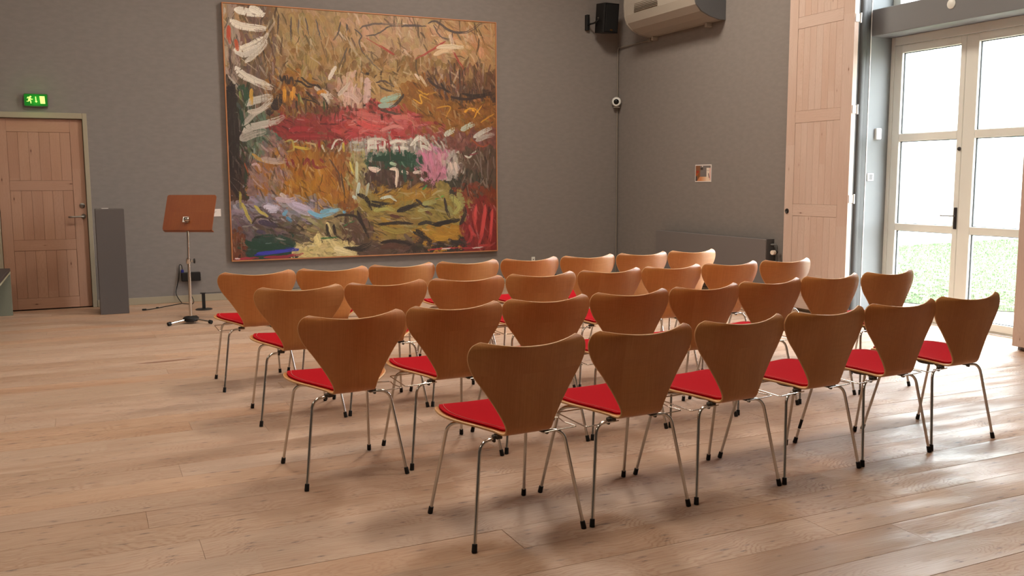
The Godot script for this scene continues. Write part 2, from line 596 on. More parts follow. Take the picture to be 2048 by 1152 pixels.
func build_shell() -> void:
	var g := Geo.new()
	# back wall, with the hole for the door
	span(g, Vector3(XL - 0.3, -0.1, ZW - 0.35), Vector3(-0.86, CEIL, ZW), 0.0)
	span(g, Vector3(-0.86, 2.08, ZW - 0.35), Vector3(0.07, CEIL, ZW), 0.0)
	span(g, Vector3(0.07, -0.1, ZW - 0.35), Vector3(7.25, CEIL, ZW), 0.0)
	span(g, Vector3(-0.86, -0.1, ZW - 0.35), Vector3(0.07, 2.08, ZW - 0.14), 0.0)
	struct_mesh("wall_back", g, M.wall, "grey limewashed wall behind the large painting")
	# right wall: pier by the corner, lintel over the glazing, piers towards the camera
	g = Geo.new()
	span(g, Vector3(XW, -0.1, ZW), Vector3(7.25, CEIL, Z_OPEN), 0.0)
	span(g, Vector3(XW, 4.4, Z_OPEN), Vector3(7.25, CEIL, Z_NEAR), 0.0)
	span(g, Vector3(XW, -0.1, Z_NEAR), Vector3(7.25, CEIL, ZF + 0.3), 0.0)
	struct_mesh("wall_right", g, M.wall, "grey limewashed wall with the glazed door opening")
	g = Geo.new()
	span(g, Vector3(XL - 0.3, -0.1, ZW), Vector3(XL, CEIL, ZF + 0.3), 0.0)
	struct_mesh("wall_left", g, M.side_wall)
	g = Geo.new()
	span(g, Vector3(XL, -0.1, ZF), Vector3(XW, CEIL, ZF + 0.3), 0.0)
	struct_mesh("wall_front", g, M.side_wall)
	g = Geo.new()
	span(g, Vector3(XL - 0.3, CEIL, ZW - 0.35), Vector3(7.25, CEIL + 0.3, ZF + 0.3), 0.0)
	struct_mesh("ceiling", g, M.ceiling)
	# skirting boards
	g = Geo.new()
	span(g, Vector3(XL, 0.0, ZW), Vector3(-0.92, 0.078, ZW + 0.016), 0.003, 0)
	span(g, Vector3(0.075, 0.0, ZW), Vector3(XW - 0.001, 0.078, ZW + 0.016), 0.003, 0)
	struct_mesh("baseboard_back", g, M.skirting, "pale skirting board under the back wall")
	g = Geo.new()
	span(g, Vector3(XW - 0.016, 0.0, ZW + 0.017), Vector3(XW, 0.078, Z_OPEN - 0.02), 0.003, 2)
	struct_mesh("baseboard_right", g, M.skirting, "pale skirting board below the radiator")

func build_floor() -> void:
	var f := structure("floor", "pale soaped pine floor of wide boards")
	var g := Geo.new()
	span(g, Vector3(XL - 0.3, -0.30, ZW - 0.35), Vector3(7.30, -0.028, ZF + 0.3), 0.0)
	obj("subfloor", g, M.subfloor, f)
	var w := 0.2045
	var z0 := -4.575
	var first := int(floor((ZW - z0) / w))
	var last := int(ceil((ZF - z0) / w))
	var r := RandomNumberGenerator.new()
	r.seed = 19
	for k in range(first, last):
		var za := maxf(z0 + k * w, ZW - 0.1)
		var zb := minf(z0 + (k + 1) * w, ZF)
		var x := XL - r.randf_range(0.0, 3.0)
		var joints := []
		while x < 7.3:
			x += r.randf_range(3.4, 5.2)
			joints.append(x)
		if k == 0:
			joints = [-3.6, 0.347, 4.6, 7.4]
		elif k == 3:
			joints = [-4.2, 0.163, 4.1, 7.4]
		elif k == 10:
			joints = [-1.6, 2.83, 7.4]
		elif k == 8:
			joints = [-0.7, 3.58, 7.4]
		elif k == -14:
			joints = [-2.2, 2.4, 7.4]
		elif k == 5:
			joints = [-4.0, 0.33, 5.0, 7.4]
		var xa := XL
		for j in joints:
			var xb := minf(j, 7.14)
			if xb - xa > 0.02:
				g = Geo.new()
				var cx := (xa + xb) * 0.5
				# each board takes its own strip of the texture
				var strip := r.randi_range(0, 4)
				var off := Vector2(strip * 0.204 - za + 0.0, r.randf_range(0.0, 8.0))
				if k == -14 and xa < 0.2 and xb > 0.75:
					off = Vector2(0.408 - za, 1.18 - 0.25)
				var lift := r.randf_range(-0.0006, 0.0006)
				box(g, Vector3(cx, -0.0135 + lift, (za + zb) * 0.5), Vector3(xb - xa - 0.0006, 0.027, zb - za - 0.0012), 0.0008, 0, off)
				var mat: Material = M.floor[r.randi_range(0, 4)]
				if k == -14 and xa < 0.2 and xb > 0.75:
					mat = M.floor_streaked
				obj("plank", g, mat, f)
			xa = xb

# ------------------------------------------------------------------ glazed doors and shutters
func glazed_door(called: String, label: String, zc: float) -> void:
	var o := structure(called, label, Vector3(XG, 0, zc))
	var hw := 0.838
	var hn := zc * -1.0 + Z_NEAR    # the near leaf is a little wider
	var top := 2.70
	var g := Geo.new()
	span(g, Vector3(0, 0, -hw), Vector3(0.08, top, -hw + 0.043), 0.003)
	span(g, Vector3(0, 0, hn - 0.043), Vector3(0.08, top, hn), 0.003)
	span(g, Vector3(0, 2.62, -hw + 0.043), Vector3(0.08, top, hn - 0.043), 0.003)
	span(g, Vector3(0.012, 0, -hw + 0.043), Vector3(0.08, 0.02, hn - 0.043), 0.002)
	obj("door_frame", g, M.window_frame, o)
	for side in [-1, 1]:
		var a := (-hw + 0.046) if side < 0 else 0.0015
		var b := -0.0015 if side < 0 else (hn - 0.046)
		var ga := a + (0.090 if side < 0 else 0.127)
		var gb := b - (0.055 if side < 0 else 0.090)
		g = Geo.new()
		span(g, Vector3(0.002, 0.022, a), Vector3(0.070, 2.617, ga), 0.004)
		span(g, Vector3(0.002, 0.022, gb), Vector3(0.070, 2.617, b), 0.004)
		for rail in [[0.022, 0.09], [0.858, 0.926], [1.711, 1.783], [2.545, 2.617]]:
			span(g, Vector3(0.003, rail[0], ga), Vector3(0.069, rail[1], gb), 0.003, 2)
		var leaf := obj("door_leaf", g, M.window_frame, o)
		for pane in [[0.09, 0.858], [0.926, 1.711], [1.783, 2.545]]:
			g = Geo.new()
			span(g, Vector3(0.034, pane[0], ga), Vector3(0.040, pane[1], gb), 0.0)
			obj("pane", g, M.glass, leaf)
			g = Geo.new()
			for e in [[ga, ga + 0.007], [gb - 0.007, gb]]:
				span(g, Vector3(0.030, pane[0], e[0]), Vector3(0.046, pane[1], e[1]), 0.0)
			for e in [[pane[0], pane[0] + 0.005], [pane[1] - 0.007, pane[1]]]:
				span(g, Vector3(0.030, e[0], ga + 0.007), Vector3(0.046, e[1], gb - 0.007), 0.0)
			obj("gasket", g, M.gasket, leaf)
	# lever handle and thumb turn on the far leaf
	g = Geo.new()
	span(g, Vector3(-0.009, 0.90, -0.037), Vector3(0.003, 1.095, -0.006), 0.003)
	var pl := obj("handle_plate", g, M.handle_dark, o)
	g = Geo.new()
	tube(g, rounded([Vector3(-0.005, 1.02, -0.022), Vector3(-0.05, 1.02, -0.022), Vector3(-0.05, 1.02, -0.145)], 0.012), 0.007, 10)
	obj("lever", g, M.steel, pl)
	g = Geo.new()
	lathe(g, [Vector2(0.0, 0.016), Vector2(0.013, 0.014), Vector2(0.018, 0.006), Vector2(0.018, 0.0)], 16, Transform3D(Basis(Vector3(0, 0, 1), PI * 0.5), Vector3(0.002, 1.62, -0.018)))
	obj("thumb_turn", g, M.handle_dark, o)

func upper_window(called: String, label: String, zc: float) -> void:
	var o := structure(called, label, Vector3(XG, 0, zc))
	var hw := 0.838
	var hn := zc * -1.0 + Z_NEAR    # the near leaf is a little wider
	var g := Geo.new()
	span(g, Vector3(0, 2.93, -hw), Vector3(0.08, 4.4, -hw + 0.09), 0.003)
	span(g, Vector3(0, 2.93, hn - 0.09), Vector3(0.08, 4.4, hn), 0.003)
	span(g, Vector3(0, 2.93, -0.05), Vector3(0.08, 4.4, 0.05), 0.003)
	span(g, Vector3(0, 2.93, -hw + 0.09), Vector3(0.08, 3.0, hn - 0.09), 0.003, 2)
	span(g, Vector3(0, 4.31, -hw + 0.09), Vector3(0.08, 4.4, hn - 0.09), 0.003, 2)
	obj("window_frame", g, M.window_frame, o)
	for e in [[-hw + 0.09, -0.05], [0.05, hn - 0.09]]:
		g = Geo.new()
		span(g, Vector3(0.034, 3.0, e[0]), Vector3(0.040, 4.31, e[1]), 0.0)
		obj("pane", g, M.glass, o)

# a tall boarded shutter leaf lying open against the wall; z runs from a to b
func shutter(called: String, label: String, a: float, b: float, hinge_at_b: bool) -> void:
	var o := structure(called, label, Vector3(6.61, 0, 0))
	var t := 0.055
	var stile_a := 0.125 if hinge_at_b else 0.137
	var za := a + stile_a
	var zb := b - 0.14
	var top := 4.35
	var rails := [[0.037, 0.162], [0.984, 1.102], [1.921, 2.037], [2.853, 2.966], [3.80, 3.91], [4.22, top]]
	var g := Geo.new()
	span(g, Vector3(0, 0.037, a), Vector3(t, top, za - 0.0012), 0.002, 1, Vector2(0.1, 0.3))
	obj("stile", g, M.pine[0], o)
	g = Geo.new()
	span(g, Vector3(0, 0.037, zb + 0.0012), Vector3(t, top, b), 0.002, 1, Vector2(0.45, 1.1))
	obj("stile", g, M.pine[3], o)
	for k in rails.size():
		g = Geo.new()
		span(g, Vector3(0.0004, rails[k][0], za), Vector3(t - 0.001, rails[k][1], zb), 0.0015, 2, Vector2(0.3 * k, 0.7 * k))
		obj("rail", g, M.pine[k % 4], o)
	var n := 7
	for k in rails.size() - 1:
		for q in n:
			g = Geo.new()
			var z1 := za + (zb - za) * q / n
			var z2 := za + (zb - za) * (q + 1) / n
			span(g, Vector3(0.003, rails[k][1] + 0.0012, z1 + 0.0004), Vector3(t - 0.004, rails[k + 1][0] - 0.0012, z2 - 0.0004), 0.0016, 1, Vector2(0.21 * q + 0.13 * k, 0.4 * q + 0.9 * k))
			obj("board", g, M.pine[(q * 3 + k) % 4], o)
	if hinge_at_b:
		g = Geo.new()
		lathe(g, [Vector2(0.0, 0.004), Vector2(0.012, 0.004), Vector2(0.016, 0.008), Vector2(0.024, 0.008), Vector2(0.027, 0.0)], 20, Transform3D(Basis(Vector3(0, 0, 1), PI * 0.5), Vector3(0, 1.027, a + 0.045)))
		tag(obj("lock_rosette", g, M.handle_dark, o), "dark round lock rosette")
		for y in [1.165, 2.009, 2.852]:
			g = Geo.new()
			box(g, Vector3(t * 0.5 + 0.01, y, b + 0.004), Vector3(0.055, 0.075, 0.007), 0.002)
			tube(g, PackedVector3Array([Vector3(t + 0.012, y - 0.045, b + 0.010), Vector3(t + 0.012, y + 0.045, b + 0.010)]), 0.009, 10)
			tag(obj("hinge", g, M.trim_white, o), "pale steel hinge")

func build_openings() -> void:
	var zc := -5.792
	glazed_door("window_1", "cream framed glazed double door to the lawn", zc)
	upper_window("window_2", "upper window above the grey beam", zc)
	var g := Geo.new()
	span(g, Vector3(6.87, 2.70, Z_OPEN), Vector3(7.22, 2.945, Z_NEAR), 0.006)
	struct_mesh("trim_1", g, M.beam, "grey painted beam across the glazed opening")
	# rounded jamb post and pale trim strip at the end of the far pier
	g = Geo.new()
	var poly := PackedVector2Array([Vector2(6.69, Z_OPEN - 0.004), Vector2(6.69, Z_OPEN + 0.012)])
	for s in 9:
		var a := PI - PI * s / 8.0
		poly.append(Vector2(6.755 + 0.04 * cos(a), Z_OPEN + 0.012 + 0.022 * sin(a)))
	poly.append_array(PackedVector2Array([Vector2(6.80, Z_OPEN + 0.012), Vector2(6.852, Z_OPEN + 0.012), Vector2(6.852, Z_OPEN - 0.004)]))
	prism(g, poly, -4.38, 0.0, Transform3D(Basis(Vector3(1, 0, 0), PI * 0.5), Vector3.ZERO), true)
	span(g, Vector3(6.666, 0.0, Z_OPEN - 0.003), Vector3(6.689, 4.38, Z_OPEN + 0.002), 0.0)  # added dark strip standing in for the shadowed gap behind the shutter edge
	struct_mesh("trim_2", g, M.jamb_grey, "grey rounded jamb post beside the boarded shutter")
	g = Geo.new()
	span(g, Vector3(6.853, 0.0, Z_OPEN), Vector3(6.862, 4.38, Z_OPEN + 0.016), 0.001)
	struct_mesh("trim_3", g, M.trim_white, "thin white strip at the edge of the window reveal")
	# painted reveals
	g = Geo.new()
	span(g, Vector3(6.865, 0.0, Z_OPEN), Vector3(XG - 0.001, 4.395, Z_OPEN + 0.004), 0.0)
	span(g, Vector3(XW + 0.01, 0.0, Z_NEAR - 0.004), Vector3(XG - 0.001, 4.395, Z_NEAR), 0.0)
	struct_mesh("trim_4", g, M.reveal, "pale grey painted reveal of the door opening")
	shutter("door_2", "tall pale boarded shutter lying open against the right wall", -7.46, -6.585, true)
	shutter("door_3", "pale boarded shutter at the right edge, near side of the glazed door", -4.80, -3.92, false)
	# fittings on the reveal and beam
	var o := thing("motion_sensor", "small white wedge sensor high on the window reveal", "sensor", Vector3(6.995, 1.787, Z_OPEN + 0.004))
	g = Geo.new()
	prism(g, round_rect(0.062, 0.105, 0.010), 0.0, 0.026)
	obj("sensor_case", g, M.sensor_white, o)
	g = Geo.new()
	prism(g, round_rect(0.036, 0.04, 0.006), 0.026, 0.029, Transform3D(Basis.IDENTITY, Vector3(0, 0.02, 0)))
	obj("lens", g, M.trim_white, o)
	o = thing("switch_panel", "small white switch plate on the reveal below the sensor", "switch", Vector3(6.925, 1.373, Z_OPEN + 0.004))
	g = Geo.new()
	prism(g, round_rect(0.075, 0.072, 0.006), 0.0, 0.010)
	obj("plate", g, M.sensor_white, o)
	for k in 3:
		g = Geo.new()
		box(g, Vector3(0.002, 0.018 - 0.018 * k, 0.0105), Vector3(0.042, 0.011, 0.003), 0.001)
		obj("switch_key", g, M.jamb_grey, o)
	o = thing("beam_disc", "pale round disc fixed to the grey beam over the door", "sensor", Vector3(6.87, 2.852, -5.745))
	g = Geo.new()
	lathe(g, [Vector2(0, 0.012), Vector2(0.034, 0.011), Vector2(0.042, 0.005), Vector2(0.042, 0.0)], 24, Transform3D(Basis(Vector3(0, 0, 1), PI * 0.5), Vector3.ZERO))
	obj("disc", g, M.window_frame, o)

# ------------------------------------------------------------------ garden
func build_outside() -> void:
	var g := Geo.new()
	span(g, Vector3(7.22, -0.35, -25.0), Vector3(40.0, -0.06, 25.0), 0.0)
	struct_mesh("ground", g, M.gravel, "pale gravel path outside the glazed door")
	# lawn with a gently rising surface
	g = Geo.new()
	var lawn_y := func(x: float, z: float) -> float:
		var d := clampf((x - 8.5) * 0.9 - (z + 7.3) * 0.55, 0.0, 12.0)
		return -0.05 + 0.012 * d
	var edge := func(z: float) -> float:
		return 8.45 + 0.62 * (z + 7.3) + 0.12 * sin(z * 3.1)
	for j in 48:
		for i in 40:
			var q := []
			var nn := Vector3(-0.01, 1, 0.007).normalized()
			for e in [[0, 0], [1, 0], [1, 1], [0, 1]]:
				var z := lerpf(-12.95, 6.0, (j + e[1]) / 48.0)
				var xa: float = maxf(edge.call(z), 7.9)
				var x := lerpf(xa, 34.0, pow((i + e[0]) / 40.0, 1.5))
				q.append(Vector3(x, lawn_y.call(x, z), z))
			g.quad(q[0], q[1], q[2], q[3], nn, nn, nn, nn)
	struct_mesh("lawn", g, M.lawn, "overexposed green lawn outside the glazed door")
	# grass tufts and fallen leaves: nobody could count them
	var r := RandomNumberGenerator.new()
	r.seed = 77
	g = Geo.new()
	for k in 5:
		var a := k * 1.3
		var d := Vector3(cos(a), 0, sin(a))
		var s := Vector3(-d.z, 0, d.x) * 0.004
		var b := d * 0.008
		var tip := d * 0.03 + Vector3.UP * (0.035 + 0.006 * (k % 3))
		g.tri(b - s, b + s, tip, Vector3.UP, Vector3.UP, Vector3.UP)
	var blade := plain(Color(1, 1, 1), 0.8)
	blade.vertex_color_use_as_albedo = true
	var mesh := g.mesh()
	mesh.surface_set_material(0, blade)
	scatter("grass_tufts", "short green grass of the lawn", "grass", mesh, 30000, func() -> Array:
		var z := r.randf_range(-12.9, -4.0)
		var x: float = maxf(edge.call(z), 7.9) + 9.5 * pow(r.randf(), 1.3)
		var f := r.randf_range(0.7, 1.15)
		return [Vector3(x, lawn_y.call(x, z), z), r.randf() * TAU, r.randf_range(0.5, 0.9), Color(0.060 * f, 0.115 * f, 0.030 * f)])
	g = Geo.new()
	g.quad(Vector3(-0.03, 0, -0.02), Vector3(0.03, 0.004, -0.022), Vector3(0.035, 0.012, 0.02), Vector3(-0.025, 0.008, 0.022), Vector3.UP, Vector3.UP, Vector3.UP, Vector3.UP)
	mesh = g.mesh()
	mesh.surface_set_material(0, blade)
	scatter("fallen_leaves", "brown autumn leaves lying along the lawn edge", "leaves", mesh, 900, func() -> Array:
		var z := r.randf_range(-11.0, -4.5)
		var x: float = maxf(edge.call(z), 7.9) + absf(r.randfn(0.35, 0.7)) + (3.0 * r.randf() if r.randf() < 0.3 else 0.0)
		var f := r.randf_range(0.6, 1.2)
		return [Vector3(x, lawn_y.call(x, z) + 0.035, z), r.randf() * TAU, r.randf_range(0.7, 1.4), Color(0.19 * f, 0.085 * f, 0.035 * f)])
	# white rendered building across the lawn
	var o := thing("white_building", "overexposed white rendered building across the lawn", "building", Vector3(20.0, 0, -13.0))
	g = Geo.new()
	span(g, Vector3(-11.5, -0.1, -5.0), Vector3(14.0, 6.0, 0.0), 0.02)
	obj("wall", g, M.render_white, o)
	g = Geo.new()
	span(g, Vector3(-11.7, 6.0, -5.2), Vector3(14.2, 6.2, 0.2), 0.02)
	obj("roof_edge", g, M.jamb_grey, o)
	for c in [-2.1]:
		g = Geo.new()
		span(g, Vector3(c - 0.55, 1.9, -0.02), Vector3(c + 0.55, 3.1, 0.03), 0.01)
		var f := obj("window", g, M.window_frame, o)
		g = Geo.new()
		span(g, Vector3(c - 0.48, 1.97, 0.031), Vector3(c + 0.48, 3.03, 0.036), 0.0)
		obj("pane", g, M.out_glass, f)

func scatter(called: String, label: String, category: String, mesh: Mesh, count: int, place: Callable) -> void:
	var mm := MultiMesh.new()
	mm.transform_format = MultiMesh.TRANSFORM_3D
	mm.use_colors = true
	mm.mesh = mesh
	mm.instance_count = count
	for k in count:
		var a: Array = place.call()
		mm.set_instance_transform(k, Transform3D(Basis(Vector3.UP, a[1]).scaled(Vector3.ONE * a[2]), a[0]))
		mm.set_instance_color(k, a[3])
	var o := MultiMeshInstance3D.new()
	o.name = called
	o.multimesh = mm
	add_child(o)
	tag(o, label, category)
	o.set_meta("kind", "stuff")

# ------------------------------------------------------------------ door in the back wall
func build_back_door() -> void:
	var o := structure("door_1", "reddish pine boarded door under the green exit sign", Vector3(0, 0, ZW))
	var g := Geo.new()
	span(g, Vector3(-0.86, 0.0, -0.12), Vector3(-0.80, 2.082, 0.012), 0.004)
	span(g, Vector3(0.027, 0.0, -0.12), Vector3(0.072, 2.082, 0.012), 0.004)
	span(g, Vector3(-0.80, 2.022, -0.12), Vector3(0.027, 2.082, 0.012), 0.004, 0)
	obj("door_frame", g, M.door_frame, o)
	var zf := -0.025
	var zb := -0.07
	var xa := -0.796
	var xb := 0.023
	g = Geo.new()
	span(g, Vector3(xa, 0.012, zb), Vector3(-0.694, 2.018, zf), 0.002, 1, Vector2(0.2, 0.1))
	obj("stile", g, M.shaded_pine[0], o)
	g = Geo.new()
	span(g, Vector3(-0.099, 0.012, zb), Vector3(xb, 2.018, zf), 0.002, 1, Vector2(0.7, 0.5))
	obj("stile", g, M.shaded_pine[1], o)
	var rails := [[0.012, 0.128], [0.636, 0.748], [1.270, 1.373], [1.880, 2.018]]
	for k in 4:
		g = Geo.new()
		span(g, Vector3(-0.693, rails[k][0], zb), Vector3(-0.100, rails[k][1], zf - 0.0005), 0.0015, 0, Vector2(0.3 * k, 0.8 * k))
		obj("rail", g, M.shaded_pine[(k + 2) % 3], o)
	for k in 3:
		for q in 6:
			g = Geo.new()
			var x1 := -0.693 + 0.593 * q / 6.0
			var x2 := -0.693 + 0.593 * (q + 1) / 6.0
			span(g, Vector3(x1 + 0.0006, rails[k][1] + 0.001, zb + 0.004), Vector3(x2 - 0.0006, rails[k + 1][0] - 0.001, zf - 0.004), 0.002, 1, Vector2(0.17 * q + 0.1 * k, 0.6 * q + 0.3 * k))
			obj("board", g, M.shaded_pine[(q + k * 2) % 3], o)
	g = Geo.new()
	lathe(g, [Vector2(0, 0.012), Vector2(0.012, 0.012), Vector2(0.026, 0.008), Vector2(0.028, 0.0)], 20, Transform3D(Basis(Vector3(1, 0, 0), PI * 0.5), Vector3(-0.020, 1.105, zf)))
	obj("lock_rosette", g, M.steel, o)
	g = Geo.new()
	lathe(g, [Vector2(0, 0.010), Vector2(0.022, 0.010), Vector2(0.026, 0.0)], 20, Transform3D(Basis(Vector3(1, 0, 0), PI * 0.5), Vector3(-0.012, 0.99, zf)))
	tube(g, rounded([Vector3(-0.012, 0.99, zf), Vector3(-0.012, 0.99, zf + 0.06), Vector3(-0.14, 0.985, zf + 0.06), Vector3(-0.155, 0.985, zf + 0.03)], 0.02), 0.010, 12)
	obj("lever_handle", g, M.steel, o)
	# lit exit sign over the door
	var s := thing("exit_sign", "glowing green exit sign with running figure, arrow and doorway", "sign", Vector3(-0.397, 2.205, ZW))
	g = Geo.new()
	prism(g, round_rect(0.225, 0.130, 0.014), 0.0, 0.045)
	obj("sign_case", g, plain(Color(0.30, 0.36, 0.28), 0.4), s)
	g = Geo.new()
	var poly := round_rect(0.212, 0.117, 0.008)
	prism(g, poly, 0.045, 0.047)
	var green := plain(Color(0.02, 0.30, 0.08), 0.35)
	green.emission_enabled = true
	green.emission = Color(0.03, 0.50, 0.09)
	green.emission_energy_multiplier = 0.55
	var face := obj("sign_face", g, green, s)
	var pale := plain(Color(0.75, 0.85, 0.55), 0.4)
	pale.emission_enabled = true
	pale.emission = Color(0.88, 0.95, 0.50)
	pale.emission_energy_multiplier = 0.85
	# doorway, arrow, running figure (pixel sizes read off the sign, 6 px to the millimetre scale below)
	var sg := func(called: String, pts: Array) -> void:
		var gg := Geo.new()
		var pp := PackedVector2Array()
		for e in pts:
			pp.append(Vector2((e[0] - 910.0) * 0.000172, (585.0 - e[1]) * 0.000172))
		prism(gg, pp, 0.047, 0.0485)
		obj(called, gg, pale, face)
	sg.call("doorway", [[1110, 350], [1390, 350], [1410, 800], [1150, 800]])
	sg.call("arrow", [[880, 380], [930, 380], [945, 650], [1000, 660], [930, 745], [850, 660], [895, 650]])
	sg.call("running_figure", [[600, 345], [660, 350], [690, 395], [665, 435], [620, 425], [640, 470], [670, 520], [750, 525], [750, 565], [640, 575], [610, 560], [605, 590], [660, 640], [660, 790], [615, 790], [605, 670], [545, 620], [540, 690], [410, 690], [410, 655], [490, 650], [505, 540], [525, 450], [495, 455], [470, 515], [430, 500], [470, 410], [580, 400]])
	var l := OmniLight3D.new()
	l.name = "sign_light"
	l.light_color = Color(0.45, 1.0, 0.35)
	l.light_energy = 0.012
	l.light_size = 0.06
	l.shadow_enabled = true
	l.position = Vector3(0, 0, 0.10)
	s.add_child(l)

# ------------------------------------------------------------------ painting
const PAINT_GROUND := [
	"a5855a 492 108 513 160 80 114 22 420 18",
	"9a7a48 306 155 168 121 75 79 17 160 16",
	"b08a68 597 82 199 77 60 79 15 110 14",
	"b3875c 871 85 134 99 40 70 15 90 16",
	"c8a077 824 88 75 39 35 52 10 26 14",
	"7d5b2e 490 202 342 57 100 52 14 120 16",
	"6b5546 88 194 75 227 86 114 14 130 22",
	"a58f80 20 144 23 161 88 105 10 40 16",
	"7a5a3a 159 199 32 183 88 105 10 40 16",
	"8f5e22 220 325 90 83 70 61 12 80 26",
	"6e4a2a 301 369 117 66 75 52 10 80 26",
	"8a6a50 352 321 76 56 40 44 10 50 26",
	"c09a88 445 318 52 66 84 61 14 50 14",
	"a88450 559 275 98 68 30 61 12 60 14",
	"8a5a1e 747 357 122 109 45 70 15 150 12",
	"8a5a1e 821 405 105 60 45 61 14 70 12",
	"6d4c33 870 254 134 69 88 79 8 110 22",
	"4e3628 888 313 116 40 88 44 8 50 16",
	"8a5a28 926 382 78 61 30 35 7 60 28",
	"86302c 306 472 127 47 20 70 14 90 12",
	"a8413f 538 449 171 68 15 79 15 130 16",
	"b65a55 538 440 108 38 5 61 14 50 14",
	"8e4038 718 476 75 40 30 44 12 40 18",
	"6e3428 418 404 219 28 80 35 8 60 18",
	"7c5a3c 305 543 144 28 80 35 7 90 34",
	"9a9084 555 537 126 31 84 42 7 90 24",
	"8f867a 718 531 83 31 75 38 7 60 26",
	"7a4a40 849 515 106 40 80 35 7 60 28",
	"9a6422 260 671 161 114 84 79 15 220 14",
	"a8741f 301 719 110 77 60 70 12 90 12",
	"8c5a2a 395 672 34 107 84 70 10 40 16",
	"8a6a62 131 632 72 103 60 79 10 80 22",
	"4a3228 18 558 24 166 88 105 12 60 10",
	"2a1e1c 17 522 20 192 88 123 12 50 6",
	"3a3c2c 56 485 39 184 86 79 8 70 26",
	"5b6a58 79 485 56 110 70 61 8 50 22",
	"284a36 589 605 100 40 88 52 12 70 10",
	"4d392e 553 664 81 59 88 52 10 60 14",
	"5a3f30 679 705 55 50 80 44 10 30 14",
	"b8788a 745 605 65 56 84 52 10 60 16",
	"b0a49a 820 616 47 50 86 52 8 40 18",
	"5a4636 925 647 79 92 89 88 8 90 12",
	"3e3a2c 886 687 58 41 89 52 8 30 12",
	"a09060 447 653 35 98 84 61 8 50 26",
	"8f7d3e 677 816 199 80 20 88 15 160 12",
	"9a7424 623 744 111 40 -25 70 12 60 14",
	"8a7038 585 893 110 60 8 79 15 80 14",
	"a87c24 760 920 86 41 15 70 14 40 12",
	"7c3a1e 915 770 78 62 70 52 12 60 14",
	"7e2420 934 885 69 105 80 79 14 110 12",
	"8a8088 191 803 158 52 28 70 12 120 24",
	"6a5a5e 108 857 81 56 35 61 10 80 18",
	"5c5040 188 888 100 48 20 61 10 70 18",
	"8a7a54 331 864 95 59 30 61 10 70 22",
	"264236 113 942 90 33 8 61 14 60 8",
	"5a4434 443 888 52 69 75 52 12 60 14",
	"5a463a 548 972 100 26 0 70 12 50 12",
	"cdbb80 337 962 95 39 10 52 10 50 14",
	"3c2e24 713 964 152 16 4 61 8 40 12",
	"6a3a22 22 938 23 56 86 52 10 30 20",
]
